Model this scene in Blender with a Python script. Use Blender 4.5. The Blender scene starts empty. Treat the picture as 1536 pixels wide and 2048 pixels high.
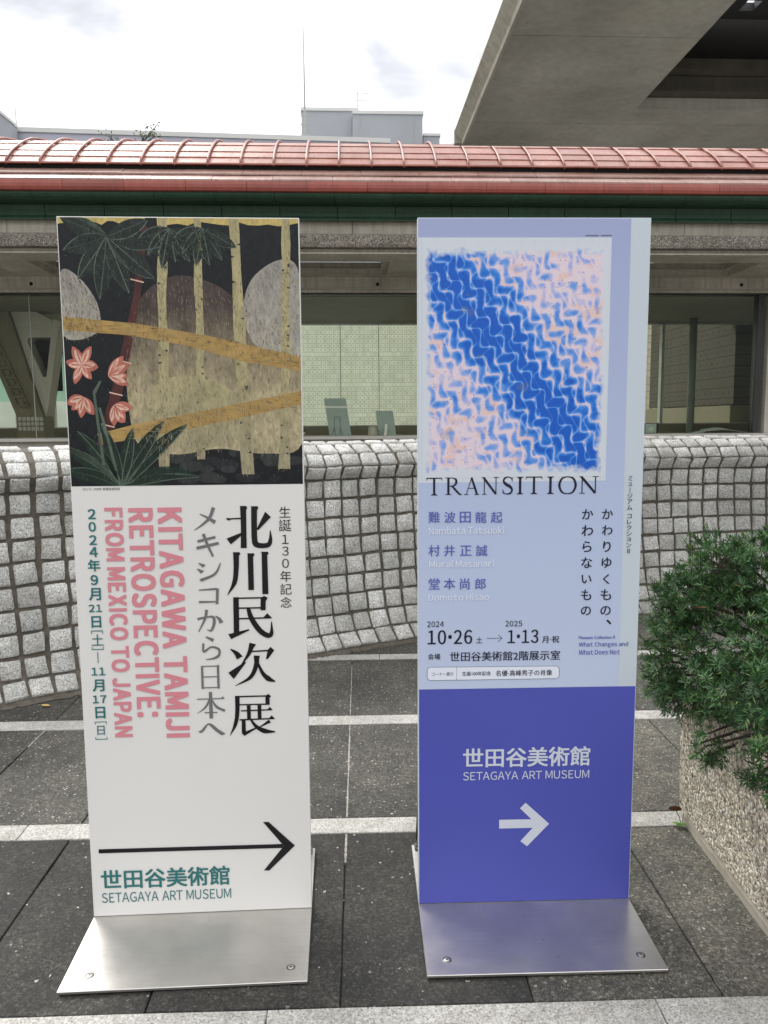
import bpy, bmesh, math, random
from mathutils import Vector, Matrix
import numpy as np
random.seed(7)
RNG = np.random.default_rng(11)
S = bpy.context.scene
COL = S.collection
R = math.radians

# ------------------------------------------------------------------ camera
FPX, PITCH, ROLL, CAMH = 1561.03, R(6.5023), R(0.393), 1.3616
cam = bpy.data.cameras.new('camera'); cam_o = bpy.data.objects.new('camera', cam); COL.objects.link(cam_o)
cam.sensor_fit = 'VERTICAL'; cam.sensor_height = 24.0; cam.lens = FPX / 2048 * 24.0
cam.clip_start = 0.05; cam.clip_end = 1000
cp, sp, cr, sr = math.cos(PITCH), math.sin(PITCH), math.cos(ROLL), math.sin(ROLL)
fwd = Vector((0, cp, -sp)); up0 = Vector((0, sp, cp)); rt0 = Vector((1, 0, 0))
rt = rt0 * cr - up0 * sr; up = rt0 * sr + up0 * cr
M = Matrix((rt, up, -fwd)).transposed().to_4x4(); M.translation = (0, 0, CAMH)
cam_o.matrix_world = M
S.camera = cam_o
# ------------------------------------------------------------------ sky and sun
SUN_EL, SUN_AZ = R(48), R(-35)
W = bpy.data.worlds.new('World'); S.world = W; W.use_nodes = True
nt = W.node_tree; nt.nodes.clear()
def N(tree, kind, **k):
    n = tree.nodes.new(kind)
    for a, v in k.items():
        if a.startswith('i_'):
            key = a[2:]
            n.inputs[int(key) if key.isdigit() else key.replace('_', ' ')].default_value = v
        else: setattr(n, a, v)
    return n
out = N(nt, 'ShaderNodeOutputWorld'); bg = N(nt, 'ShaderNodeBackground'); nt.links.new(bg.outputs[0], out.inputs[0])
sky = N(nt, 'ShaderNodeTexSky', sky_type='NISHITA', sun_disc=False, sun_elevation=SUN_EL, sun_rotation=SUN_AZ)
SKY_NISH = 0.08
sk = N(nt, 'ShaderNodeVectorMath', operation='SCALE'); sk.inputs['Scale'].default_value = SKY_NISH
nt.links.new(sky.outputs[0], sk.inputs[0])
tc = N(nt, 'ShaderNodeTexCoord'); mp = N(nt, 'ShaderNodeMapping'); mp.inputs['Scale'].default_value = (1.5, 1.5, 3.2); mp.inputs['Location'].default_value = (0.3, 0.1, 0.45)
nt.links.new(tc.outputs['Generated'], mp.inputs[0])
cn = N(nt, 'ShaderNodeTexNoise', i_Scale=2.1, i_Detail=5.0, i_Roughness=0.5, i_Distortion=0.3); nt.links.new(mp.outputs[0], cn.inputs['Vector'])
crp = N(nt, 'ShaderNodeValToRGB'); e = crp.color_ramp.elements
e[0].position = 0.38; e[0].color = (0.62, 0.63, 0.68, 1); e[1].position = 0.56; e[1].color = (1.5, 1.5, 1.5, 1)
nt.links.new(cn.outputs[0], crp.inputs[0])
# overcast sky: zenith brighter than the horizon (CIE overcast law)
sz = N(nt, 'ShaderNodeSeparateXYZ'); nt.links.new(tc.outputs['Generated'], sz.inputs[0])
el = N(nt, 'ShaderNodeMath', operation='MULTIPLY_ADD', use_clamp=False); el.inputs[1].default_value = 0.667; el.inputs[2].default_value = 0.36
mz = N(nt, 'ShaderNodeMath', operation='MAXIMUM'); mz.inputs[1].default_value = 0.0; nt.links.new(sz.outputs[2], mz.inputs[0]); nt.links.new(mz.outputs[0], el.inputs[0])
cs = N(nt, 'ShaderNodeVectorMath', operation='SCALE'); nt.links.new(crp.outputs[0], cs.inputs[0]); nt.links.new(el.outputs[0], cs.inputs['Scale'])
mx = N(nt, 'ShaderNodeMixRGB'); mx.inputs[0].default_value = 0.93
nt.links.new(sk.outputs[0], mx.inputs[1]); nt.links.new(cs.outputs[0], mx.inputs[2]); nt.links.new(mx.outputs[0], bg.inputs[0])
bg.inputs[1].default_value = 1.12
sd = bpy.data.lights.new('sun', 'SUN'); sd.energy = 1.3; sd.angle = R(25); sd.color = (1, 0.97, 0.92)
so = bpy.data.objects.new('sun', sd); COL.objects.link(so)
sdir = Vector((math.sin(SUN_AZ) * math.cos(SUN_EL), math.cos(SUN_AZ) * math.cos(SUN_EL), math.sin(SUN_EL)))
so.rotation_euler = sdir.to_track_quat('Z', 'Y').to_euler(); so.location = sdir * 60
S.view_settings.view_transform = 'Standard'; S.view_settings.look = 'None'
S.view_settings.exposure = 0.8; S.view_settings.gamma = 1; S.view_settings.use_curve_mapping = False
S.cycles.max_bounces = 8; S.cycles.transparent_max_bounces = 12

# ------------------------------------------------------------------ helpers
def srgb(*c):
    return tuple(((v / 255) / 12.92 if v <= 10 else ((v / 255 + 0.055) / 1.055) ** 2.4) for v in c)
def tag(o, label=None, cat=None, group=None, kind=None):
    if label: o['label'] = label
    if cat: o['category'] = cat
    if group: o['group'] = group
    if kind: o['kind'] = kind
    return o
def empty(name, loc=(0, 0, 0), rz=0.0, label=None, cat=None, group=None, kind=None):
    o = bpy.data.objects.new(name, None); COL.objects.link(o); o.location = loc; o.rotation_euler = (0, 0, rz)
    o.empty_display_size = 0.1
    return tag(o, label, cat, group, kind)
def mesh_obj(name, verts, faces, mat=None, parent=None, smooth=False, loc=None):
    me = bpy.data.meshes.new(name); me.from_pydata([tuple(v) for v in verts], [], faces)
    if mat: me.materials.append(mat)
    if smooth: me.polygons.foreach_set('use_smooth', [True] * len(me.polygons))
    me.update()
    o = bpy.data.objects.new(name, me); COL.objects.link(o)
    if parent: o.parent = parent
    if loc: o.location = loc
    return o
class MB:
    """collects shapes, then becomes ONE mesh object"""
    def __init__(s, org=(0, 0, 0)): s.v = []; s.f = []; s.o = Vector(org)
    def add(s, vs, fs):
        n = len(s.v); s.v += [Vector(v) - s.o for v in vs]; s.f += [tuple(i + n for i in f) for f in fs]; return s
    def box(s, x0, x1, y0, y1, z0, z1):
        return s.add([(x0, y0, z0), (x1, y0, z0), (x1, y1, z0), (x0, y1, z0), (x0, y0, z1), (x1, y0, z1), (x1, y1, z1), (x0, y1, z1)],
                     [(0, 3, 2, 1), (4, 5, 6, 7), (0, 1, 5, 4), (1, 2, 6, 5), (2, 3, 7, 6), (3, 0, 4, 7)])
    def cbox(s, x0, x1, y0, y1, z0, z1, c=0.005):
        """box with chamfered edges"""
        pts = []
        bm = bmesh.new(); bmesh.ops.create_cube(bm, size=1)
        for v in bm.verts: v.co = Vector(((x0 + x1) / 2 + v.co.x * (x1 - x0), (y0 + y1) / 2 + v.co.y * (y1 - y0), (z0 + z1) / 2 + v.co.z * (z1 - z0)))
        bmesh.ops.bevel(bm, geom=bm.edges[:], offset=c, segments=1, affect='EDGES')
        bm.verts.index_update()
        s.add([v.co.copy() for v in bm.verts], [tuple(v.index for v in f.verts) for f in bm.faces]); bm.free(); return s
    def extr(s, yz, x0, x1):
        """closed profile in the YZ plane, pushed along X"""
        n = len(yz)
        vs = [(x0, y, z) for y, z in yz] + [(x1, y, z) for y, z in yz]
        return s.add(vs, [tuple(range(n))[::-1], tuple(range(n, 2 * n))] + [(i, (i + 1) % n, n + (i + 1) % n, n + i) for i in range(n)])
    def extr_y(s, xz, y0, y1):
        n = len(xz)
        vs = [(x, y0, z) for x, z in xz] + [(x, y1, z) for x, z in xz]
        return s.add(vs, [tuple(range(n)), tuple(range(n, 2 * n))[::-1]] + [((i + 1) % n, i, n + i, n + (i + 1) % n) for i in range(n)])
    def tube(s, pts, rad, k=8, caps=True):
        pts = [Vector(p) for p in pts]; n = len(pts); rr = rad if isinstance(rad, (list, tuple)) else [rad] * n
        vs = []; prev = None
        for i, p in enumerate(pts):
            d = (pts[min(i + 1, n - 1)] - pts[max(i - 1, 0)]).normalized()
            a = prev if prev is not None else (Vector((0, 0, 1)) if abs(d.z) < .9 else Vector((1, 0, 0)))
            a = (a - d * a.dot(d)).normalized(); prev = a; b = d.cross(a)
            vs += [p + (a * math.cos(2 * math.pi * j / k) + b * math.sin(2 * math.pi * j / k)) * rr[i] for j in range(k)]
        fs = [(i * k + j, i * k + (j + 1) % k, (i + 1) * k + (j + 1) % k, (i + 1) * k + j) for i in range(n - 1) for j in range(k)]
        if caps: fs += [tuple(range(k))[::-1], tuple((n - 1) * k + j for j in range(k))]
        return s.add(vs, fs)
    def build(s, name, mat, parent=None, smooth=False):
        return mesh_obj(name, s.v, s.f, mat, parent, smooth)

# ------------------------------------------------------------------ materials
MATS = {}
def newmat(name):
    m = bpy.data.materials.new(name); m.use_nodes = True; t = m.node_tree
    b = t.nodes['Principled BSDF']; return m, t, b
def L(t, a, b): t.links.new(a, b)
def ramp(t, fac, stops, interp='LINEAR'):
    r = N(t, 'ShaderNodeValToRGB'); r.color_ramp.interpolation = interp
    el = r.color_ramp.elements
    while len(el) < len(stops): el.new(0.5)
    for e_, (p, c) in zip(el, stops):
        e_.position = p; e_.color = (*c, 1) if len(c) == 3 else c
    L(t, fac, r.inputs[0]); return r.outputs[0]
def mixc(t, fac, a, b, mode='MIX'):
    n = N(t, 'ShaderNodeMixRGB', blend_type=mode)
    for i, v in enumerate((fac, a, b)):
        if hasattr(v, 'is_output') or hasattr(v, 'links'): L(t, v, n.inputs[i])
        elif isinstance(v, (int, float)): n.inputs[i].default_value = v if i == 0 else (v, v, v, 1)
        else: n.inputs[i].default_value = (*v, 1)
    return n.outputs[0]
def mth(t, op, a, b=None, c=None, clamp=False):
    n = N(t, 'ShaderNodeMath', operation=op); n.use_clamp = clamp
    for i, v in enumerate((a, b, c)):
        if v is None: continue
        if hasattr(v, 'links'): L(t, v, n.inputs[i])
        else: n.inputs[i].default_value = v
    return n.outputs[0]
def noise(t, vec, scale, detail=4.0, rough=0.55, dist=0.0):
    n = N(t, 'ShaderNodeTexNoise', i_Scale=scale, i_Detail=detail, i_Roughness=rough, i_Distortion=dist)
    L(t, vec, n.inputs['Vector']); return n.outputs[0]
def pos(t, scale=None, loc=None):
    g = N(t, 'ShaderNodeNewGeometry').outputs['Position']
    if scale or loc:
        m = N(t, 'ShaderNodeMapping')
        if scale: m.inputs['Scale'].default_value = scale
        if loc: m.inputs['Location'].default_value = loc
        L(t, g, m.inputs[0]); g = m.outputs[0]
    return g
def bump(t, b, h, strength, dist=0.01, prev=None):
    n = N(t, 'ShaderNodeBump', i_Strength=strength, i_Distance=dist); L(t, h, n.inputs['Height'])
    L(t, n.outputs[0], b.inputs['Normal']); return n
def orand(t): return N(t, 'ShaderNodeObjectInfo').outputs['Random']

def simple(name, col, rough=0.6, metal=0.0, var=0.12, scale=8.0, bmp=0.0, bscale=60.0, objvar=0.0):
    m, t, b = newmat(name)
    p = pos(t); n1 = noise(t, p, scale, 5)
    lo = tuple(c * (1 - var) for c in col); hi = tuple(min(1, c * (1 + var)) for c in col)
    c = ramp(t, n1, [(0.3, lo), (0.7, hi)])
    if objvar:
        c = mixc(t, 1.0, c, ramp(t, orand(t), [(0, (1 - objvar,) * 3), (1, (1 + objvar,) * 3)]), 'MULTIPLY')
    L(t, c, b.inputs['Base Color']); b.inputs['Roughness'].default_value = rough; b.inputs['Metallic'].default_value = metal
    if bmp: bump(t, b, noise(t, p, bscale, 4), bmp, 0.004)
    return m

def granite(name, dark, mid, light, scale=140, objvar=0.16, bmp=0.7, stain=0.25, chips=0.0, bd=0.004):
    m, t, b = newmat(name); p = pos(t)
    n1 = noise(t, p, scale, 3, 0.7)
    c = ramp(t, n1, [(0.33, dark), (0.47, mid), (0.53, mid), (0.66, light)])
    v = N(t, 'ShaderNodeTexVoronoi', i_Scale=scale * 0.9); L(t, p, v.inputs['Vector'])
    sp_ = ramp(t, mth(t, 'MULTIPLY', v.outputs['Color'], 1.0), [(0.0, (0.72,) * 3), (0.5, (1.0,) * 3), (1.0, (1.22,) * 3)])
    c = mixc(t, 1.0, c, sp_, 'MULTIPLY')
    big = noise(t, p, 2.4, 5, 0.62)
    c = mixc(t, 1.0, c, ramp(t, big, [(0.3, (1 - stain,) * 3), (0.68, (1 + stain * 0.45,) * 3)]), 'MULTIPLY')
    med = noise(t, p, 17, 4, 0.6)
    c = mixc(t, 1.0, c, ramp(t, med, [(0.34, (0.84, 0.83, 0.8)), (0.6, (1.04,) * 3)]), 'MULTIPLY')
    if objvar: c = mixc(t, 1.0, c, ramp(t, orand(t), [(0, (1 - objvar, 1 - objvar, 1 - objvar * 1.15)), (1, (1 + objvar,) * 3)]), 'MULTIPLY')
    if chips:
        v2 = N(t, 'ShaderNodeTexVoronoi', i_Scale=scale * 0.23); v2.inputs['Randomness'].default_value = 1.0; L(t, p, v2.inputs['Vector'])
        near = mth(t, 'LESS_THAN', mth(t, 'ADD', v2.outputs['Distance'], mth(t, 'MULTIPLY', mth(t, 'SUBTRACT', noise(t, p, scale * .8, 1), 0.5), 0.45)), 0.24)
        pick = N(t, 'ShaderNodeSeparateColor'); L(t, v2.outputs['Color'], pick.inputs[0])
        sel = mth(t, 'GREATER_THAN', pick.outputs[0], 1 - chips)
        c = mixc(t, mth(t, 'MULTIPLY', near, mth(t, 'MULTIPLY', sel, pick.outputs[1])), c, (0.62, 0.6, 0.55))
    L(t, c, b.inputs['Base Color']); b.inputs['Roughness'].default_value = 0.85
    bump(t, b, n1, bmp, bd); return m

M_STONE = granite('split_granite', (0.16, 0.16, 0.165), (0.60, 0.595, 0.575), (0.90, 0.895, 0.87), 135, 0.17, 0.9, 0.3, 0, 0.006)
M_STRIP = granite('white_granite', (0.18, 0.176, 0.162), (0.46, 0.45, 0.42), (0.64, 0.63, 0.60), 190, 0.07, 0.4, 0.2)
def paver(name, base, chips=0.12, flake=165, warm=0.93):
    """rough slab of crushed dark stone: flakes of many greys, a few white chips"""
    m, t, b = newmat(name); p = pos(t)
    wp = mixc(t, 0.012, p, N(t, 'ShaderNodeTexNoise', i_Scale=60.0).outputs['Color'])
    v = N(t, 'ShaderNodeTexVoronoi', i_Scale=flake); L(t, wp, v.inputs['Vector']); sc = N(t, 'ShaderNodeSeparateColor'); L(t, v.outputs['Color'], sc.inputs[0])
    k = lambda a: (base * a, base * a * .985, base * a * warm)
    c = ramp(t, sc.outputs[0], [(0.0, k(.5)), (.35, k(.8)), (.65, k(1.05)), (.85, k(1.4)), (.96, k(1.9)), (1.0, k(2.6))])
    fine = noise(t, p, 260, 3, .7); c = mixc(t, 1.0, c, ramp(t, fine, [(.35, (.55,) * 3), (.65, (1.4,) * 3)]), 'MULTIPLY')
    c = mixc(t, 1.0, c, ramp(t, noise(t, p, 2.2, 6, .65), [(.30, (.60, .60, .60)), (.68, (1.34, 1.32, 1.26))]), 'MULTIPLY')
    c = mixc(t, 1.0, c, ramp(t, noise(t, p, 11, 5, .65), [(.34, (.78, .78, .79)), (.62, (1.14, 1.12, 1.06))]), 'MULTIPLY')
    c = mixc(t, 1.0, c, ramp(t, orand(t), [(0, (.84,) * 3), (1, (1.16, 1.15, 1.12))]), 'MULTIPLY')
    v2 = N(t, 'ShaderNodeTexVoronoi', i_Scale=80.0); L(t, wp, v2.inputs['Vector']); s2 = N(t, 'ShaderNodeSeparateColor'); L(t, v2.outputs['Color'], s2.inputs[0])
    near = mth(t, 'LESS_THAN', mth(t, 'ADD', v2.outputs['Distance'], mth(t, 'MULTIPLY', mth(t, 'SUBTRACT', noise(t, p, 120, 2), .5), .7)), .27)
    patch = mth(t, 'MULTIPLY', noise(t, p, 1.6, 3), chips * 2.2)
    c = mixc(t, mth(t, 'MULTIPLY', mth(t, 'MULTIPLY', near, mth(t, 'LESS_THAN', s2.outputs[0], patch)), mth(t, 'ADD', .35, mth(t, 'MULTIPLY', s2.outputs[1], .6))), c, (.55, .53, .48))
    L(t, c, b.inputs['Base Color']); b.inputs['Roughness'].default_value = .8
    hgt = mth(t, 'ADD', mth(t, 'MULTIPLY', sc.outputs[1], .6), mth(t, 'MULTIPLY', fine, .5)); bump(t, b, hgt, .8, .004); return m
M_PAVER = paver('shaded_dark_aggregate_paver', 0.030, 0.02)  # dark slab colour with some canopy shade mixed in
M_PAVER_L = paver('light_grey_paver', 0.105, 0.07, warm=.88)
M_PAVER_M = paver('mid_grey_paver', 0.068, 0.14, warm=.9)
M_MORTAR = simple('mortar', (0.115, 0.102, 0.082), 0.95, 0, 0.35, 30, 0.8, 200)
M_BED = simple('joint_bed', (0.06, 0.056, 0.05), 0.95, 0, 0.4, 12, 0.5, 100)
M_LIGHTMORTAR = simple('pale_joint_mortar', (0.34, 0.32, 0.29), 0.9, 0, 0.5, 40, 0.5, 100)
M_GROUND = simple('far_ground', (0.14, 0.135, 0.125), 0.95, 0, 0.25, 0.6, 0.3, 30)

def aggregate(name, base, scale=75, bright=1.0, bd=0.006):
    m, t, b = newmat(name); p = pos(t)
    v = N(t, 'ShaderNodeTexVoronoi', i_Scale=scale); L(t, mixc(t, 0.02, p, noise(t, p, 30, 2)), v.inputs['Vector'])
    sc = N(t, 'ShaderNodeSeparateColor'); L(t, v.outputs['Color'], sc.inputs[0])
    k = lambda a: tuple(min(1, x * a * bright) for x in base)
    c = ramp(t, sc.outputs[0], [(0.0, k(0.22)), (0.12, k(0.55)), (0.42, k(0.95)), (0.78, k(1.2)), (0.9, k(1.7)), (1.0, k(2.0))])
    c = mixc(t, 1.0, c, ramp(t, sc.outputs[1], [(0, (1, .95, .86)), (1, (1, 1, 1))]), 'MULTIPLY')
    edge = ramp(t, v.outputs['Distance'], [(0.35, (1, 1, 1)), (0.75, (0.62, 0.6, 0.55))])
    c = mixc(t, 1.0, c, edge, 'MULTIPLY')
    c = mixc(t, 1.0, c, ramp(t, noise(t, p, 3.5, 5, .6), [(0.3, (0.74, 0.72, 0.68)), (0.7, (1.1, 1.1, 1.1))]), 'MULTIPLY')
    L(t, c, b.inputs['Base Color']); b.inputs['Roughness'].default_value = 0.9
    h = mth(t, 'SUBTRACT', 1.0, v.outputs['Distance']); bump(t, b, h, 0.8, bd); return m
M_AGG = aggregate('exposed_aggregate_planter', (0.57, 0.53, 0.465), 125)
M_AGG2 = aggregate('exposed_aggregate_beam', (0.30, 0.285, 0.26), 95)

def concrete(name, col, rough=0.85, streak=0.25, stain=0.2, blot=0.3, scale=1.0):
    m, t, b = newmat(name); p = pos(t)
    c = ramp(t, noise(t, p, 1.7 * scale, 6, .6), [(0.3, tuple(x * (1 - stain) for x in col)), (0.7, tuple(x * (1 + stain * .6) for x in col))])
    st = noise(t, pos(t, (7, 7, 0.5)), 3.0, 4, .6)
    c = mixc(t, 1.0, c, ramp(t, st, [(0.3, (1 - streak, 1 - streak, 1 - streak * 1.2)), (0.6, (1.03,) * 3)]), 'MULTIPLY')
    hz = noise(t, pos(t, (1.2, 1.2, 40)), 2.0, 3, .6)
    c = mixc(t, 1.0, c, ramp(t, hz, [(0.35, (0.93, 0.92, 0.9)), (0.6, (1.02,) * 3)]), 'MULTIPLY')
    pit = N(t, 'ShaderNodeTexVoronoi', i_Scale=9.0 * scale); L(t, p, pit.inputs['Vector'])
    hole = mth(t, 'LESS_THAN', pit.outputs['Distance'], 0.045)
    c = mixc(t, mth(t, 'MULTIPLY', hole, 0.65), c, tuple(x * .25 for x in col))
    L(t, c, b.inputs['Base Color']); b.inputs['Roughness'].default_value = rough
    bump(t, b, noise(t, p, 60, 5, .6), 0.25, 0.004); return m
M_CONC = concrete('grey_brown_concrete', (0.60, 0.56, 0.475))
M_CONC_D = concrete('dark_canopy_concrete', (0.54, 0.52, 0.465), 0.9, 0.12, 0.32, scale=0.8)
M_CONC_P = concrete('pale_precast_concrete', (0.55, 0.52, 0.46), 0.8, 0.1, 0.1)
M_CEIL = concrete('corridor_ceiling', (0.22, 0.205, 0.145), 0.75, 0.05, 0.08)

def metal_roof(name, col, pale, amt=0.5, rough=0.42):
    m, t, b = newmat(name); p = pos(t)
    c = ramp(t, noise(t, p, 2.2, 8, .68), [(0.32, col), (0.55, tuple((x + y) / 2 for x, y in zip(col, pale))), (0.75, pale)])
    c = mixc(t, 1.0, c, ramp(t, noise(t, pos(t, (10, 3, 1.5)), 4, 4, .6), [(0.3, (0.78, 0.74, 0.72)), (0.62, (1.06,) * 3)]), 'MULTIPLY')
    c = mixc(t, 1.0, c, ramp(t, orand(t), [(0, (0.88, 0.86, 0.86)), (1, (1.12, 1.1, 1.1))]), 'MULTIPLY')
    L(t, c, b.inputs['Base Color']); b.inputs['Roughness'].default_value = rough
    b.inputs['Specular IOR Level'].default_value = 0.6
    bump(t, b, noise(t, pos(t, (1, 1, 1)), 7, 3), 0.25, 0.02); return m
M_ROOF = metal_roof('weathered_red_roof_metal', srgb(140, 78, 62), srgb(172, 132, 118))
M_COURSE = metal_roof('faded_mauve_roof_metal', srgb(140, 102, 90), srgb(172, 148, 138), 0.5, 0.36)
M_FASCIA = metal_roof('brick_red_fascia_metal', srgb(134, 54, 40), srgb(146, 72, 56))
M_SEAM = metal_roof('roof_seam_metal', srgb(136, 72, 58), srgb(172, 120, 106))
M_GREEN = metal_roof('dark_green_gutter_metal', srgb(36, 72, 50), srgb(54, 92, 68), rough=0.5)
M_DARK = simple('dark_gap', (0.015, 0.014, 0.013), 0.9)
M_BLACKMETAL = simple('black_metal', (0.02, 0.02, 0.022), 0.45, 0.6)
M_SILL = simple('pale_window_sill', (0.50, 0.48, 0.43), 0.6, 0, 0.08, 5)
M_DARKFRAME = simple('dark_window_frame', (0.035, 0.036, 0.034), 0.4, 0.3)
M_GREYFRAME = simple('grey_window_mullion', (0.40, 0.42, 0.38), 0.4, 0.2)
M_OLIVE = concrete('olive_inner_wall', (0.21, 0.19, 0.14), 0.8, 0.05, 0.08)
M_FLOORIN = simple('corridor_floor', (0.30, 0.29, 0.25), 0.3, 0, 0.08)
M_WHITEPAINT = simple('white_panel_paint', (0.72, 0.71, 0.68), 0.5, 0, 0.03)
M_PALEBLD = simple('pale_grey_cladding', srgb(160, 163, 168), 0.7, 0, 0.04, 0.5)
M_LAVBLD = simple('pale_lavender_cladding', srgb(174, 175, 188), 0.7, 0, 0.04, 0.5)
M_CAPBLD = simple('white_parapet_cap', srgb(206, 207, 204), 0.6, 0, 0.04, 0.8)

def steel(name):
    m, t, b = newmat(name); p = pos(t)
    c = ramp(t, noise(t, p, 6, 6, .65), [(0.3, (0.50, 0.485, 0.455)), (0.7, (0.62, 0.60, 0.57))])
    st = noise(t, pos(t, (3, 160, 3)), 2.0, 3, .6)
    c = mixc(t, 1.0, c, ramp(t, st, [(0.35, (0.95,) * 3), (0.65, (1.03,) * 3)]), 'MULTIPLY')
    sm = noise(t, p, 26, 7, .75)
    c = mixc(t, mth(t, 'MULTIPLY', mth(t, 'GREATER_THAN', sm, 0.66), 0.3), c, (0.2, 0.17, 0.13))
    L(t, c, b.inputs['Base Color']); b.inputs['Metallic'].default_value = 0.86
    L(t, ramp(t, noise(t, p, 9, 6, .7), [(0.3, (0.30,) * 3), (0.7, (0.42,) * 3)]), b.inputs['Roughness'])
    b.inputs['Anisotropic'].default_value = 0.4
    bump(t, b, st, 0.04, 0.002); return m
M_STEEL = steel('brushed_steel_plate')
M_TUBE = simple('steel_tube', (0.22, 0.215, 0.2), 0.35, 1.0, 0.1)

def glassmat(name, tint, refl=1.0):
    m, t, b = newmat(name); t.nodes.remove(b)
    o = t.nodes['Material Output']; tr = N(t, 'ShaderNodeBsdfTransparent'); tr.inputs[0].default_value = (*tint, 1)
    gl = N(t, 'ShaderNodeBsdfGlossy'); gl.inputs['Roughness'].default_value = 0.02; gl.inputs[0].default_value = (0.9, 0.95, 0.9, 1)
    fr = N(t, 'ShaderNodeFresnel', i_IOR=1.5); mxs = N(t, 'ShaderNodeMixShader')
    L(t, mth(t, 'MULTIPLY', fr.outputs[0], refl), mxs.inputs[0]); L(t, tr.outputs[0], mxs.inputs[1]); L(t, gl.outputs[0], mxs.inputs[2])
    L(t, mxs.outputs[0], o.inputs[0]); return m
M_GLASS = glassmat('green_tinted_glass', (0.965, 0.985, 0.945), 0.22)

def tilewall(name, px, pz, base, joint, holes=True, axis='x', dark=0.25):
    """blocks with a small square hole each, on world position"""
    m, t, b = newmat(name)
    s = N(t, 'ShaderNodeSeparateXYZ'); L(t, pos(t), s.inputs[0])
    u = s.outputs[0] if axis == 'x' else s.outputs[1]
    U = mth(t, 'DIVIDE', mth(t, 'ADD', u, 200.0), px); V = mth(t, 'DIVIDE', mth(t, 'ADD', s.outputs[2], 10.0), pz)
    fu = mth(t, 'ABSOLUTE', mth(t, 'SUBTRACT', mth(t, 'FRACT', U), 0.5)); fv = mth(t, 'ABSOLUTE', mth(t, 'SUBTRACT', mth(t, 'FRACT', V), 0.5))
    ju = mth(t, 'GREATER_THAN', fu, 0.46); jv = mth(t, 'GREATER_THAN', fv, 0.44)
    cell = N(t, 'ShaderNodeCombineXYZ'); L(t, mth(t, 'FLOOR', U), cell.inputs[0]); L(t, mth(t, 'FLOOR', V), cell.inputs[1])
    wn = N(t, 'ShaderNodeTexWhiteNoise'); L(t, cell.outputs[0], wn.inputs['Vector'])
    c = ramp(t, wn.outputs['Value'], [(0, tuple(x * .9 for x in base)), (1, tuple(min(1, x * 1.08) for x in base))])
    c = mixc(t, 1.0, c, ramp(t, noise(t, pos(t), 0.35, 4), [(0.35, (0.92, .92, .9)), (0.65, (1.05, 1.04, 1.0))]), 'MULTIPLY')
    hole = mth(t, 'MULTIPLY', mth(t, 'LESS_THAN', fu, 0.15), mth(t, 'LESS_THAN', fv, 0.15))
    # every seventh course and two columns are plain blocks
    plain = mth(t, 'LESS_THAN', mth(t, 'MODULO', mth(t, 'FLOOR', V), 7.0), 0.5)
    keep = mth(t, 'MULTIPLY', hole, mth(t, 'SUBTRACT', 1.0, plain))
    c = mixc(t, mth(t, 'MULTIPLY', keep, 0.75), c, tuple(x * dark for x in base))
    c = mixc(t, mth(t, 'MULTIPLY', ju, 0.35), c, joint); c = mixc(t, mth(t, 'MULTIPLY', jv, 0.75), c, joint)
    if axis == 'x':
        bigj = mth(t, 'GREATER_THAN', mth(t, 'ABSOLUTE', mth(t, 'SUBTRACT', mth(t, 'FRACT', mth(t, 'DIVIDE', U, 18.0)), 0.5)), 0.494)
        c = mixc(t, mth(t, 'MULTIPLY', bigj, 0.9), c, tuple(x * .4 for x in joint))
    L(t, c, b.inputs['Base Color']); b.inputs['Roughness'].default_value = 0.8
    return m
M_TILEW = tilewall('pale_block_wall', 0.1835, 0.1845, (0.64, 0.65, 0.57), (0.26, 0.27, 0.22), dark=.4)
M_TILES = tilewall('brown_block_wall', 0.24, 0.19, (0.055, 0.044, 0.028), (0.006, 0.005, 0.004), axis='y', dark=0.3)
M_TILEF = tilewall('beige_louvre_block', 0.30, 0.22, (0.50, 0.44, 0.36), (0.25, 0.20, 0.16))

def printed(name, col, rough=0.42, var=0.02):
    m, t, b = newmat(name)
    c = ramp(t, noise(t, pos(t), 1.2, 2), [(0.3, tuple(x * (1 - var) for x in col)), (0.7, tuple(min(1, x * (1 + var)) for x in col))])
    L(t, c, b.inputs['Base Color']); b.inputs['Roughness'].default_value = rough; b.inputs['Specular IOR Level'].default_value = 0.35
    bump(t, b, noise(t, pos(t), 5, 2), 0.03, 0.01)
    return m
INK = {k: printed('ink_' + k, srgb(*v)) for k, v in dict(black=(22, 20, 22), grey=(112, 112, 112), darkgrey=(80, 80, 80), pink=(214, 136, 146), teal=(44, 112, 112),
        ink=(20, 22, 42), violet=(92, 98, 176), white=(226, 231, 243), palewhite=(206, 212, 224)).items()}
M_BOARD = printed('white_sign_board', (0.75, 0.738, 0.71))
M_BLUE = printed('pale_blue_print', srgb(168, 182, 216))
_t = M_BLUE.node_tree; _g = N(_t, 'ShaderNodeTexCoord').outputs['Generated']; _s = N(_t, 'ShaderNodeSeparateXYZ'); _t.links.new(_g, _s.inputs[0])
_c = ramp(_t, _s.outputs[2], [(0.0, srgb(190, 201, 226)), (0.45, srgb(178, 191, 220)), (1.0, srgb(160, 169, 206))]); _t.links.new(_c, _t.nodes['Principled BSDF'].inputs['Base Color'])
M_STRIPP = printed('pale_strip_print', srgb(196, 206, 214))
M_PURPLE = printed('violet_blue_print', srgb(80, 86, 176), 0.4, 0.05)
M_PAPER = printed('artwork_paper_print', srgb(208, 214, 222))

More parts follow.
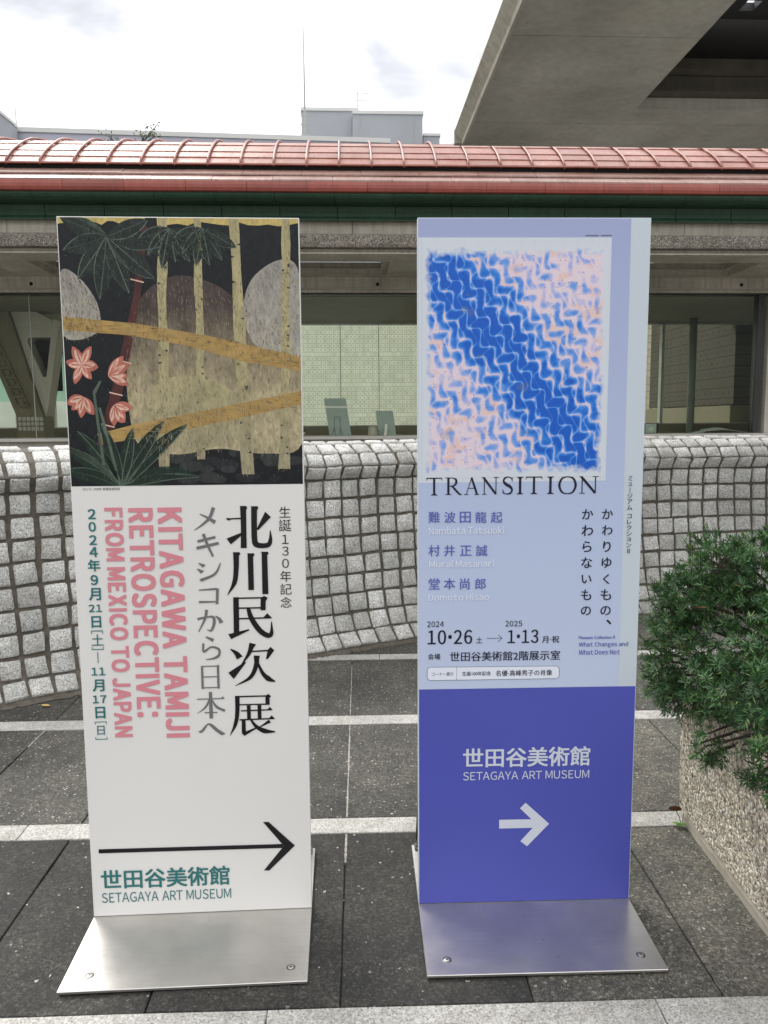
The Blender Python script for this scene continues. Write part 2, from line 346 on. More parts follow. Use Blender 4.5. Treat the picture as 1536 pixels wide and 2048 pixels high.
# ================================================================== ground and pavement
GY = R(1.7)
g = MB(); g.add([(-300, -300, -0.03), (300, -300, -0.03), (300, 400, -0.03), (-300, 400, -0.03)], [(0, 1, 2, 3)])
tag(g.build('ground', M_GROUND), kind='structure')
pave = empty('pavement', (0, 0, 0), GY, kind='structure')
mesh_obj('joint_bed', [(-4.2, -1.2, -0.012), (4.2, -1.2, -0.012), (4.2, 5.6, -0.012), (-4.2, 5.6, -0.012)], [(0, 1, 2, 3)], M_BED, pave)
def slab_mesh(name, w, d, h=0.03, c=0.003, mat=None, wob=0.0015, rng=random):
    """flat slab with slightly uneven chamfered rim, origin at its centre, top at z=0"""
    k = 5; rim = []
    for (ax, ay), (bx, by) in (((-1, -1), (1, -1)), ((1, -1), (1, 1)), ((1, 1), (-1, 1)), ((-1, 1), (-1, -1))):
        for i in range(k):
            f = i / k; x = ax + (bx - ax) * f; y = ay + (by - ay) * f
            rim.append((x * w / 2 + rng.uniform(-wob, wob), y * d / 2 + rng.uniform(-wob, wob)))
    n = len(rim)
    inner = [(x * (1 - 2 * c / w), y * (1 - 2 * c / d), 0) for x, y in rim]
    vs = inner + [(x, y, -c) for x, y in rim] + [(x, y, -h) for x, y in rim]
    fs = [tuple(range(n))] + [(n + i, n + (i + 1) % n, (i + 1) % n, i) for i in range(n)] + [(2 * n + i, 2 * n + (i + 1) % n, n + (i + 1) % n, n + i) for i in range(n)]
    me = bpy.data.meshes.new(name); me.from_pydata(vs, [], fs); me.materials.append(mat); me.update(); return me
PW = 0.4567
strips = [(1.575, 1.69), (2.472, 2.575), (3.42, 3.53), (4.40, 4.50)]
def lay(name, me, x, y, rz=0, dz=0.0):
    o = bpy.data.objects.new(name, me); COL.objects.link(o); o.parent = pave; o.location = (x, y, dz); o.rotation_euler = (0, 0, rz); return o
bands = [(0.70, 1.575, 1), (1.69, 2.472, 1), (2.575, 3.42, 1), (3.53, 4.40, 1), (4.50, 5.35, 1), (-1.2, 0.58, 2)]
pv = {}
for y0, y1, nrow in bands:
    dd = (y1 - y0) / nrow
    for r_ in range(nrow):
        for i in range(-8, 9):
            xa = -0.06 + PW * i
            yc = y0 + dd * (r_ + .5)
            if xa + PW < -3.9 or xa > 3.9: continue
            if y0 >= 1.69 and yc > 4.95 + 0.46 * min(xa, 0.5) + 0.55: continue     # behind the stone wall
            # slabs vary; middle colour darkened partly as canopy shade, right and far rows lighter
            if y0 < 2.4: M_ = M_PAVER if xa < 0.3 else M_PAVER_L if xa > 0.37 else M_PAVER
            else: M_ = M_PAVER_M if xa < 0.7 else M_PAVER_L
            if y0 > 3.4: M_ = M_PAVER_M if xa < 0.7 else M_PAVER_L
            key = (M_.name, round(dd, 3), (i * 7 + r_ * 3) % 3)
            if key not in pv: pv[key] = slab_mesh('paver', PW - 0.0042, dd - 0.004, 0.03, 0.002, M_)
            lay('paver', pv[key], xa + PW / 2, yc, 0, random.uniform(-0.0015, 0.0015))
sv = {}
for si, (y0, y1) in enumerate(strips + [(0.58, 0.70)]):
    off = (0.685, -0.245 + 0.01, -0.29, 0.1, 0.3)[si]
    for i in range(-5, 6):
        xa = off + 0.915 * i
        if xa > 3.6 or xa < -4.4: continue
        if si == 3 and xa < -1.2: continue
        key = (si, i % 2)
        if key not in sv: sv[key] = slab_mesh('granite_strip', 0.912, y1 - y0 - 0.004, 0.03, 0.002, M_STRIP, 0.001)
        lay('granite_strip', sv[key], xa + 0.4575, (y0 + y1) / 2, 0, 0.0015)
# pale mortar squeezed up in a few joints
mm = MB()
for (x, ya, yb, w_) in ((-0.06, 2.30, 2.468, .0042), (-0.06, 2.58, 3.41, .0034), (-1.43, 3.24, 3.41, .005), (-0.06, 3.54, 4.3, .0022)):
    k = 14
    for j in range(k):
        a = ya + (yb - ya) * j / k; b_ = ya + (yb - ya) * (j + 1) / k; ww = w_ * random.uniform(.5, 1.1)
        mm.box(x - ww, x + ww, a, b_ + .001, -0.011, 0.0004)
tag(mm.build('joint_mortar', M_LIGHTMORTAR, pave), kind='stuff')

# ================================================================== curved granite wall
ctrl = [(-3.6, 2.1), (-2.75, 2.98), (-1.92, 3.62), (-1.56, 3.87), (-0.97, 4.2), (-0.42, 4.47), (0.2, 4.80), (1.0, 5.13), (1.9, 5.38), (2.75, 5.55), (4.0, 5.68)]
def catmull(pts, k=24):
    P = [Vector((*p, 0)) if len(p) == 2 else Vector(p) for p in pts]; P = [P[0] * 2 - P[1]] + P + [P[-1] * 2 - P[-2]]; o = []
    for i in range(1, len(P) - 2):
        for j in range(k):
            t = j / k; a, b, c, d = P[i - 1:i + 3]
            o.append(0.5 * ((2 * b) + (c - a) * t + (2 * a - 5 * b + 4 * c - d) * t * t + (3 * b - a - 3 * c + d) * t ** 3))
    o.append(P[-2]); return o
curve = catmull(ctrl)
arc = [0.0]
for a, b in zip(curve, curve[1:]): arc.append(arc[-1] + (b - a).length)
def at_arc(s):
    s = max(0, min(arc[-1] - 1e-4, s)); i = int(np.searchsorted(arc, s, side='right')) - 1
    f = (s - arc[i]) / (arc[i + 1] - arc[i]); p = curve[i].lerp(curve[i + 1], f)
    d = (curve[min(i + 2, len(curve) - 1)] - curve[max(i - 1, 0)]).normalized(); return p, d
# wall profile (o = how far towards the viewer, z), course by course from the ground
ANG = [38, 62] + [78, 80, 82, 83, 84, 85, 92] + [122, 48, 26, 9]
LEN = [.118, .118] + [.119] * 7 + [.098, .100, .118, .108]
prof = [(0.0, 0.015)]
for a, l in zip(ANG, LEN):
    o_, z_ = prof[-1]; prof.append((o_ - l * math.cos(R(a)), z_ + l * math.sin(R(a))))
def wall_pt(s, o_, z_):
    p, d = at_arc(s); nrm = Vector((d.y, -d.x, 0))      # towards the viewer
    return p + nrm * o_ + Vector((0, 0, z_)), d, nrm
wall = empty('cobblestone_wall', (0.2, 4.9, 0), 0, 'curved garden wall faced with grey split granite cobbles, bright top courses', 'wall')
worg = Vector((0.2, 4.9, 0))
PITCHX = 0.1235
# mortar core
mb = MB(worg); ns = 120; full = [(-0.0, -0.03)] + prof + [(prof[-1][0] - 0.12, prof[-1][1] - 0.01), (prof[-1][0] - 0.2, prof[-1][1] - 0.1), (prof[-1][0] - 0.22, -0.03)]
vs = []; m_ = len(full)
for i in range(ns + 1):
    for j, (o_, z_) in enumerate(full):
        inset = 0.007 if 0 < j <= len(prof) else 0.0
        vs.append(wall_pt(arc[-1] * i / ns, o_ - inset, z_ - (inset * .4 if j > 10 else 0))[0])
fs = [(i * m_ + j, (i + 1) * m_ + j, (i + 1) * m_ + j + 1, i * m_ + j + 1) for i in range(ns) for j in range(m_ - 1)]
fs += [tuple(range(m_)), tuple(ns * m_ + j for j in reversed(range(m_)))]
mb.add(vs, fs); mb.build('mortar_bed', M_MORTAR, wall, smooth=False)
def stone_variant(k, hw=0.5, hh=0.5):
    """rough split block face in a unit square, 5 x 5 grid, domed and chipped"""
    rng = random.Random(100 + k); n = 5; vs = []; fs = []
    ox = [rng.uniform(-.025, .025) for _ in range(8)]
    cut = [rng.uniform(0.0, .05) for _ in range(4)]
    for j in range(n):
        for i in range(n):
            u = (-1, -.87, 0, .87, 1)[i]; v = (-1, -.87, 0, .87, 1)[j]
            x = u * .5 + v * ox[0] + rng.uniform(-.024, .024); y = v * .5 + u * ox[1] + rng.uniform(-.024, .024)
            if abs(u) == 1 and abs(v) == 1:
                q = cut[(u > 0) * 2 + (v > 0)]; x -= u * q * .7; y -= v * q * .7
            edge = max(abs(u), abs(v))
            z = (0.13 if edge < .5 else 0.115) + rng.uniform(-.02, .02) if edge < .9 else 0.05 + rng.uniform(-.015, .015)
            vs.append((x, y, z))
    for j in range(n - 1):
        for i in range(n - 1): fs.append((j * n + i, j * n + i + 1, (j + 1) * n + i + 1, (j + 1) * n + i))
    rim = [i for i in range(n)] + [j * n + n - 1 for j in range(1, n)] + [(n - 1) * n + i for i in range(n - 2, -1, -1)] + [j * n for j in range(n - 2, 0, -1)]
    base = len(vs)
    for r_ in rim: x, y, z = vs[r_]; vs.append((x * 1.03, y * 1.03, -0.22))
    q = len(rim)
    for a in range(q): fs.append((rim[(a + 1) % q], rim[a], base + a, base + (a + 1) % q))
    return vs, fs
NVAR = 14; SV = [stone_variant(k) for k in range(NVAR)]; SM = []
for vs_, fs_ in SV:
    me = bpy.data.meshes.new('cobblestone'); me.from_pydata(vs_, [], fs_); me.materials.append(M_STONE)
    me.polygons.foreach_set('use_smooth', [True] * len(me.polygons)); me.update(); SM.append(me)
def proj(P):
    d = Vector(P) - Vector((0, 0, CAMH)); z = d.dot(fwd)
    return 768 + FPX * d.dot(rt) / z, 1024 - FPX * d.dot(up) / z
cols = []; s = 0.02
while s < arc[-1] - .14: cols.append((s, PITCHX + random.uniform(-.007, .007))); s += cols[-1][1]
shown, hidden = [], []
for row in range(len(ANG)):
    (o0, z0), (o1, z1) = prof[row], prof[row + 1]
    shift = 0.0014 * (6 - row) + random.uniform(-.003, .003)
    rowh = LEN[row]; jl = random.uniform(-.005, .005)
    for s, wst in cols:
        jr = random.uniform(-.005, .005); s = s + shift + jl; wst = wst - jl + jr; jl = jr
        a, d, nrm = wall_pt(s + wst / 2, (o0 + o1) / 2, (z0 + z1) / 2)
        t_up = (nrm * (o1 - o0) + Vector((0, 0, z1 - z0))).normalized(); fn = d.cross(t_up)
        if fn.dot(nrm) < 0 and abs(fn.z) < .2: fn = -fn
        jit = Matrix.Rotation(random.gauss(0, R(1.4)), 3, fn)
        x_ = (jit @ d) * (wst - 0.018 + random.uniform(-.004, .004)); y_ = (jit @ t_up) * (rowh - 0.018 + random.uniform(-.004, .004))
        tilt = d * random.gauss(0, .03) + t_up * random.gauss(0, .03)
        z_ = (fn + tilt).normalized() * 0.07
        a = a + t_up * random.uniform(-.002, .002) + fn * random.uniform(-0.002, 0.004)
        Mx = Matrix((x_, y_, z_)).transposed().to_4x4(); Mx.translation = a - worg
        px, py = proj(a)
        vis = (-60 < px < 190) or (590 < px < 850) or (px > 1255 and px < 1580 and (py < 1180 or px < 1320))
        (shown if vis else hidden).append((Mx, random.randrange(NVAR)))
for Mx, k in shown[:300]:
    o = bpy.data.objects.new('cobblestone', SM[k]); COL.objects.link(o); o.parent = wall; o.matrix_local = Mx
mb = MB()
for Mx, k in hidden + shown[300:]:
    mb.add([Mx @ Vector(v) for v in SV[k][0]], SV[k][1])
tag(mb.build('cobblestone_facing', M_STONE, wall, smooth=True), kind='stuff')
print('STONES', len(shown), len(hidden), 'height', prof[-1])
# dirt and moss line at the foot
mb = MB(worg)
for i in range(60, 200):
    s = arc[-1] * i / 240; p, d, nrm = wall_pt(s, 0.035 + random.uniform(0, .03), 0.002)
    p2, _, _ = wall_pt(s + 0.03, -0.02, 0.012); q = wall_pt(s + .045, 0.03 + random.uniform(0, .03), 0.002)[0]; q2 = wall_pt(s, -0.02, 0.012)[0]
    mb.add([p, q, p2, q2], [(0, 1, 2, 3)])
tag(mb.build('dirt_line', M_MORTAR, wall), kind='stuff')

# ================================================================== corridor building (frame turned 2.7 degrees)
BY = R(2.7)
def bf(x, y, z=0): return Vector((x * math.cos(BY) - y * math.sin(BY), x * math.sin(BY) + y * math.cos(BY), z))
def broot(name, x, y, z, *a, **k): return empty(name, bf(x, y, z), BY, *a, **k)
corr = broot('gallery_corridor', 0, 10, 0, 'long concrete gallery corridor with red barrel roof, green eaves and wide windows', 'building')
O = (0, 10, 0)
XA, XB = -8.2, 9.2
# barrel cap: courses between seams
ARC = [(p.x, p.y) for p in catmull([(9.3, 4.29), (9.52, 4.472), (9.93, 4.712), (10.27, 4.843), (10.8, 4.972), (11.3, 5.02), (11.8, 5.0), (12.6, 4.86), (13.4, 4.62), (14.1, 4.33)], 10)]
ASL = [0.0]
for a_, b_ in zip(ARC, ARC[1:]): ASL.append(ASL[-1] + math.dist(a_, b_))
def arch(s_, g_=0.0):
    """point of the barrel profile s_ metres up from the eave, pushed g_ metres outwards"""
    y = float(np.interp(s_, ASL, [p[0] for p in ARC])); z = float(np.interp(s_, ASL, [p[1] for p in ARC]))
    y2 = float(np.interp(s_ + .05, ASL, [p[0] for p in ARC])); z2 = float(np.interp(s_ + .05, ASL, [p[1] for p in ARC]))
    if s_ > ASL[-1] - .06: return (y + g_ * .3, z + g_ * .9)
    d = math.hypot(y2 - y, z2 - z); return (y - (z2 - z) / d * g_, z + (y2 - y) / d * g_)
brk = [0.0, 0.15, 0.34, 0.66, 1.15, 1.75]
CP = 0.371; caps = {}; seam_me = None
for k in range(int((XA + .047) / CP), int((XB) / CP) + 1):
    x0 = -0.047 + CP * k
    for c_ in range(5):
        if c_ not in caps:
            m_ = 4; ths = [brk[c_] + (brk[c_ + 1] + 0.015 - brk[c_]) * i / m_ for i in range(m_ + 1)]
            top = [arch(th, 0.012 - 0.010 * i / m_) for i, th in enumerate(ths)]; bot = [arch(th, -0.012) for th in reversed(ths)]
            mb = MB(O); mb.extr(top + bot, 0.008, CP - 0.008); o = mb.build('roof_panel', M_ROOF, corr); caps[c_] = o.data
            o.location = (x0, 0, 0)
        else:
            o = bpy.data.objects.new('roof_panel', caps[c_]); COL.objects.link(o); o.parent = corr; o.location = (x0, 0, 0)
    if seam_me is None:
        mb = MB(O); pts = [(0, *arch(0.02 + th, 0.028)) for th in np.linspace(-0.02, 2.6, 26)]
        mb.tube([(0, arch(0, .02)[0], 4.262)] + pts, 0.0135, 7); o = mb.build('roof_seam', M_SEAM, corr, smooth=True); seam_me = o.data; o.location = (x0, 0, 0)
    else:
        o = bpy.data.objects.new('roof_seam', seam_me); COL.objects.link(o); o.parent = corr; o.location = (x0, 0, 0)
mb = MB(O)      # back of the barrel and the dark recess under its lip
back = [arch(th, -.005) for th in np.linspace(1.74, ASL[-1], 14)]
mb.extr(back + [(y, z - .03) for y, z in reversed(back)], XA, XB); mb.build('roof_back', M_ROOF, corr)
MB(O).box(XA, XB, 9.325, 9.4, 4.2, 4.3).build('roof_recess', M_DARK, corr)
MB(O).extr([(9.262, 4.287), (9.30, 4.283), (9.30, 4.272), (9.258, 4.273)], XA, XB).build('cap_drip_edge', M_SEAM, corr)
def run(name, yz, mat, x_off, step=0.664, gap=0.004, wob=0.0):
    me = None
    k0 = int((XA - x_off) / step); k1 = int((XB - x_off) / step)
    for k in range(k0, k1 + 1):
        x0 = x_off + step * k
        if me is None:
            mb = MB(O); mb.extr(yz, gap / 2, step - gap / 2); o = mb.build(name, mat, corr); me = o.data
        else: o = bpy.data.objects.new(name, me); COL.objects.link(o); o.parent = corr
        o.location = (x0, random.uniform(-wob, wob), random.uniform(-wob, wob))
run('roof_course', [(9.14, 4.140), (9.315, 4.232), (9.315, 4.205), (9.16, 4.122), (9.14, 4.122)], M_COURSE, 0.20, wob=.002)
run('roof_course', [(9.005, 4.036), (9.165, 4.128), (9.165, 4.100), (9.02, 4.02), (9.005, 4.018)], M_COURSE, -0.12, wob=.002)
run('fascia_panel', [(9.02, 4.022), (8.995, 4.016), (8.985, 3.98), (8.983, 3.945), (8.99, 3.912), (9.01, 3.903), (9.03, 3.91), (9.03, 4.02)], M_FASCIA, -0.40, wob=.0012)
run('gutter_cove', [(9.028, 3.906), (9.035, 3.883), (9.055, 3.862), (9.085, 3.85), (9.13, 3.847), (9.13, 3.875), (9.06, 3.905)], M_GREEN, -0.1, wob=.001)
run('eave_soffit_panel', [(9.134, 3.843), (9.36, 3.853), (9.36, 3.873), (9.134, 3.873)], M_GREEN, -0.1, gap=.006)
run('eave_band', [(9.362, 3.85), (9.372, 3.80), (9.370, 3.74), (9.352, 3.700), (9.352, 3.690), (9.40, 3.690), (9.40, 3.85)], M_GREEN, -0.07, gap=.008)
mb = MB(O); mb.box(XA, XB, 9.405, 9.8, 3.85, 4.20); mb.box(XA, XB, 9.402, 9.445, 3.705, 3.85); mb.box(XA, XB, 9.755, 9.80, 3.47, 3.849); mb.build('roof_core_leak_backing', M_DARK, corr)  # thin boxes added behind the joints to stop light leaks
# concrete beam pieces with joints
for i in range(-2, 3):
    xa = 0.10 + i * 3.96; MB(O).box(xa + .003, xa + 3.957, 9.45, 9.75, 3.45, 3.80).build('concrete_beam', M_CONC, corr)
    xa = -0.65 + i * 3.96
    mb = MB(O); mb.extr([(9.262, 3.372), (9.252, 3.40), (9.252, 3.49), (9.265, 3.515), (9.30, 3.527), (9.446, 3.53), (9.446, 3.372)], xa + .003, xa + 3.957)
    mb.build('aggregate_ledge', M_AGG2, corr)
MB(O).extr([(9.33, 3.312), (9.335, 3.330), (9.36, 3.345), (9.36, 3.370), (9.75, 3.370), (9.75, 3.312)], XA, XB).build('ledge_step', M_CONC, corr)
for x in [-0.258 + .663 * k for k in range(-11, 13)]:
    mb = MB(O); mb.tube([(x, 9.446, 3.578), (x, 9.454, 3.578)], 0.026, 14); mb.build('tie_hole', M_CONC_D, corr)
# soffit with stepped coffers
XC = [(-8.2, -4.26), (-3.79, 0.56), (1.02, 5.20), (5.7, 9.2)]
mb = MB(O); mb.box(XA, XB, 9.40, 9.80, 3.316, 3.369)
mb.box(XA, XB, 10.64, 10.95, 3.312, 3.45)
for (a0, a1), (b0, b1) in zip(XC, XC[1:]): mb.box(a1, b0, 9.80, 10.64, 3.312, 3.50)
mb.build('soffit_slab', M_CONC, corr)
for a0, a1 in XC:
    a0 = max(a0, XA); a1 = min(a1, XB)
    mb = MB(O); mb.box(a0 + .002, a1 - .002, 10.56, 10.638, 3.378, 3.46); mb.box(a0 + .002, a0 + .085, 9.802, 10.558, 3.378, 3.46); mb.box(a1 - .085, a1 - .002, 9.802, 10.558, 3.378, 3.46); mb.box(a0 + .002, a1 - .002, 9.752, 9.80, 3.375, 3.46)
    mb.build('coffer_step', M_CONC, corr)
    mb = MB(O)
    mb.cbox(a0, a1, 10.545, 10.56, 3.375, 3.386, .003); mb.cbox(a0, a1, 10.625, 10.64, 3.305, 3.3115, .002)
    mb.build('coffer_edge', M_CONC_P, corr)
MB(O).box(XA, XB, 10.75, 10.96, 3.168, 3.310).build('lintel', M_CONC, corr)
MB(O).extr([(10.742, 3.168), (10.742, 3.160), (10.78, 3.150), (10.96, 3.150), (10.96, 3.166)], XA, XB).build('lintel_drip', M_CONC_P, corr)
MB(O).box(XA, XB, 10.80, 10.96, 3.112, 3.148).build('window_head', M_CONC, corr)
MB(O).box(XA, XB, 10.82, 10.90, 3.088, 3.110).build('window_head_rail', M_DARKFRAME, corr)
for x in [0.441 - 4.56, 0.441, 0.441 + 3.65, 0.441 + 5.0, -1.8, -6.0]:
    mb = MB(O); mb.tube([(x, 10.747, 3.213), (x, 10.752, 3.213)], 0.024, 14); mb.build('tie_hole', M_DARK, corr)
# glazing
def pane(name, x0, x1, y, z0, z1): return MB(O).box(x0, x1, y, y + 0.012, z0, z1).build(name, M_GLASS, corr)
fx = [-8.1, -4.2, 1.9, 5.72]
for a, b in zip(fx, fx[1:]): pane('window_pane', a + .004, b - .004, 10.85, 1.19, 3.087)
for x in fx[1:-1]: MB(O).box(x - .004, x + .004, 10.848, 10.864, 1.19, 3.087).build('glazing_joint', M_GREYFRAME, corr)
MB(O).cbox(5.72, 5.80, 10.80, 10.93, 1.19, 3.087, .004).build('window_post', M_DARKFRAME, corr)
MB(O).cbox(XA, XB, 10.52, 11.45, 1.145, 1.187, .006).build('window_sill', M_SILL, corr)
MB(O).box(XA, XB, 10.62, 10.9, -0.03, 1.144).build('low_front_wall', M_CONC_P, corr)
MB(O).box(5.86, XB, 10.76, 11.1, 1.189, 3.109).build('end_wall', M_CONC_P, corr)
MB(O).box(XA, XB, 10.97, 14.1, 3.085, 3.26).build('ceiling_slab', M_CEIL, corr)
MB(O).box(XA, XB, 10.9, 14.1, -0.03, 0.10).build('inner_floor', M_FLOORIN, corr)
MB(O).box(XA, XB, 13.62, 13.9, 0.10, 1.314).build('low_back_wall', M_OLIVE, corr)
mx_ = [-8.1, -4.99, 5.565, 9.1]
for a, b in zip(mx_, mx_[1:]):
    pane('back_window_pane', a + .03, b - .03, 13.7, 1.33, 3.04)
    MB(O).box(a, b, 13.67, 13.76, 3.045, 3.083).build('window_frame', M_GREYFRAME, corr)
    MB(O).box(a, b, 13.67, 13.76, 1.316, 1.329).build('window_frame', M_GREYFRAME, corr)
for x in mx_: MB(O).cbox(x - .024, x + .024, 13.66, 13.78, 1.33, 3.044, .004).build('window_mullion', M_GREYFRAME, corr)
MB(O).box(XA - .2, XA, 9.42, 14.1, -0.03, 3.8).build('side_wall', M_CONC, corr)
MB(O).box(XB, XB + .2, 9.42, 14.1, -0.03, 3.8).build('side_wall', M_CONC, corr)
M_LEG = concrete('brown_concrete', (0.20, 0.175, 0.115), 0.85, 0.1, 0.1)
MB(O).box(.569, .581, 13.685, 13.698, 1.33, 3.04).build('glazing_joint', M_GREYFRAME, corr)
# ---- branching concrete column in the corridor
vc = broot('forked_concrete_column', -4.85, 12.5, 0.1, 'forked concrete column with a chain of square reliefs, behind the left window', 'column')
OV = (-4.85, 12.5, 0.1)
mb = MB(OV); mb.extr_y([(-5.04, .10), (-4.64, .10), (-4.64, 1.45), (-5.09, 3.083), (-5.62, 3.083), (-5.06, 1.52)], 12.32, 12.72); mb.build('leaning_leg', M_LEG, vc)
mb = MB(OV); mb.extr_y([(-4.636, 1.52), (-4.60, 1.62), (-4.36, 2.95), (-4.46, 2.97), (-4.60, 2.1), (-4.655, 2.1), (-4.86, 2.63), (-4.83, 2.70), (-4.50, 2.70), (-4.47, 2.96), (-4.70, 3.083), (-5.08, 3.083), (-4.645, 1.5)], 12.40, 12.70)
mb.build('upright_fork', M_CONC_P, vc)
MB(OV).box(-4.90, -4.48, 12.73, 12.75, 1.9, 2.75).build('fork_backing', M_DARK, vc)
for i in range(8):
    f = i / 7; cx = -5.37 + 0.42 * f; cz = 2.74 - 1.02 * f; mb = MB(OV); s_ = 0.088
    sh = lambda x, z: (x + (cz - z) * 0.36, z)
    for (ax, az, bx, bz) in ((-s_, .06, s_, .074), (-s_, -.074, s_, -.06), (-s_, -.06, -s_ + .015, .06), (s_ - .015, -.06, s_, .06), (-.02, -.02, .03, .02)):
        q = [sh(cx + ax, cz + az), sh(cx + bx, cz + az), sh(cx + bx, cz + bz), sh(cx + ax, cz + bz)]
        mb.extr_y(q, 12.27, 12.321)
    mb.build('square_relief', M_LEG, vc)
for i in range(3):
    for j in range(6): MB(OV).cbox(-5.03 + j * .065, -4.975 + j * .065, 12.30, 12.321, 1.43 - i * .075, 1.49 - i * .075, .006).build('base_block', M_CONC_D, vc)

# ================================================================== things on the inner sill
def leaning_board(x, w, h, skew, label, strut):
    r_ = broot('display_board', x, 11.2, 1.187, label, 'board', 'boards leaning on the inner window sill')
    mb = MB(); q = [(0, 0, 0), (w, 0, 0), (w - skew, .09, h), (-skew, .09, h)]
    n_ = Vector((0, -1, .1)).normalized() * .008
    mb.add(q + [Vector(v) - n_ for v in q], [(0, 1, 2, 3), (7, 6, 5, 4), (0, 4, 5, 1), (1, 5, 6, 2), (2, 6, 7, 3), (3, 7, 4, 0)]); mb.build('panel', M_BOARDG, r_)
    MB().add([(-skew * .72, .055, h * .74), (w - skew * .72, .055, h * .74), (w - skew * .76, .058, h * .79), (-skew * .76, .058, h * .79)], [(0, 1, 2, 3)]).build('pale_stripe', M_WHITEPAINT, r_) if strut == 'wire' else None
    mb = MB()
    if strut == 'wire':
        for s_ in (0, 1):
            x0 = w * .30 + s_ * w * .27 - .03
            mb.tube([(x0 + (-.03 if s_ == 0 else -.0), -.12, 0), (x0 + .005, -.02, h * .21)], .003, 5); mb.tube([(x0 + (.03 if s_ == 0 else .04), -.12, 0), (x0 + .005, -.02, h * .21)], .003, 5)
            mb.tube([(x0 + .005, -.02, h * .21), (x0 + .005, .01, h * .5)], .003, 5)
        mb.tube([(w * .30 - .03 + .005, .01, h * .5), (w * .57 - .03 + .005, .01, h * .5)], .003, 5); mb.build('wire_easel', M_BLACKMETAL, r_)
    else:
        mb.add([(w * .28, -.09, 0), (w * .44, -.09, 0), (w * .52, -.01, h * .45), (w * .36, -.01, h * .45), (w * .28, -.084, 0), (w * .44, -.084, 0), (w * .52, -.004, h * .45), (w * .36, -.004, h * .45)], [(0, 1, 2, 3), (7, 6, 5, 4), (0, 4, 5, 1), (1, 5, 6, 2), (2, 6, 7, 3), (3, 7, 4, 0)])
        mb.build('strut', M_WHITEPAINT, r_)
    return r_
M_BOARDG = simple('grey_display_board', srgb(150, 162, 158), 0.5, 0, 0.05)
leaning_board(-0.24, 0.31, 0.53, 0.075, 'tall grey board leaning on a black wire easel behind the window', 'wire')
leaning_board(0.46, 0.25, 0.35, 0.04, 'short grey board held by a white strut behind the window', 'strut')
kt = broot('lidded_pot', 0.375, 11.12, 1.187, 'small pale lidded pot beside the short grey board behind the window', 'pot')
def lathe(mb, prof_, k=20, c=(0, 0)):
    vs = [(c[0] + r_ * math.cos(2 * math.pi * j / k), c[1] + r_ * math.sin(2 * math.pi * j / k), z) for r_, z in prof_ for j in range(k)]
    fs = [(i * k + j, i * k + (j + 1) % k, (i + 1) * k + (j + 1) % k, (i + 1) * k + j) for i in range(len(prof_) - 1) for j in range(k)]
    return mb.add(vs, fs + [tuple(range(k))[::-1], tuple((len(prof_) - 1) * k + j for j in range(k))])
M_POT = simple('pale_pot_glaze', (0.42, 0.40, 0.34), 0.4)
lathe(MB(), [(.068, 0), (.07, .01), (.062, .11), (.058, .115)]).build('body', M_POT, kt, True)
lathe(MB(), [(.058, .117), (.05, .128), (.014, .132), (.012, .145), (.016, .152)]).build('lid', M_POT, kt, True)
MB().tube([(.06, 0, .09), (.085, 0, .085), (.088, 0, .045), (.064, 0, .03)], .006, 6).build('handle', M_POT, kt, True)
# small plant at the left end of the view
M_LEAF = simple('green_leaf', (0.05, 0.10, 0.035), 0.5, 0, 0.3, 30)
pl = broot('potted_sprig', -0.62, 11.25, 1.187, 'low green leafy sprig on the sill beside the white sign', 'plant')
mb = MB()
for i in range(9):
    a = i * .7; c_, s_ = math.cos(a), math.sin(a); l = .06 + .03 * (i % 3)
    mb.add([(0, 0, .05), (c_ * l * .5 - s_ * .012, s_ * l * .5 + c_ * .012, .1), (c_ * l, s_ * l, .085), (c_ * l * .5 + s_ * .012, s_ * l * .5 - c_ * .012, .1)], [(0, 1, 2, 3)])
mb.build('leaves', M_LEAF, pl); lathe(MB(), [(.03, 0), (.04, .05)], 12).build('pot', M_POT, pl, True)
# monitor-like device and folded cloth behind the right window
dv = broot('small_display', 4.36, 11.0, 1.187, 'small black framed screen standing at the lower left of the right window', 'screen')
MB().cbox(-.11, .09, 0, .05, 0, .145, .012).build('casing', M_BLACKMETAL, dv)
MB().cbox(-.105, .055, -.006, -.001, .006, .138, .002).build('screen_face', M_BOARDG, dv)
MB().cbox(-.06, .01, -.009, -.0065, .03, .09, .001).build('screen_window', simple('pale_green_screen', (0.42, 0.52, 0.40), 0.4), dv)
cl = broot('folded_sheet', 5.38, 11.15, 1.187, 'folded pale green sheet lying on the sill behind the right window', 'sheet')
mb = MB(); pr = [(-.42, .002), (-.26, .02), (-.22, .045), (.0, .075), (.12, .068), (.28, .03), (.42, .004)]
vs = [(x, -.12, z * .6) for x, z in pr] + [(x * .9, .10, z) for x, z in pr] + [(x, -.12, z * .6 + .006) for x, z in pr] + [(x * .9, .10, z + .006) for x, z in pr]
n = len(pr); fs = [(2 * n + i, 2 * n + i + 1, 3 * n + i + 1, 3 * n + i) for i in range(n - 1)] + [(i + 1, i, n + i, n + i + 1) for i in range(n - 1)] + [(i, i + 1, 2 * n + i + 1, 2 * n + i) for i in range(n - 1)] + [(n + i + 1, n + i, 3 * n + i, 3 * n + i + 1) for i in range(n - 1)]
mb.add(vs, fs); mb.build('fabric', simple('pale_green_fabric', (0.40, 0.47, 0.42), 0.7), cl)

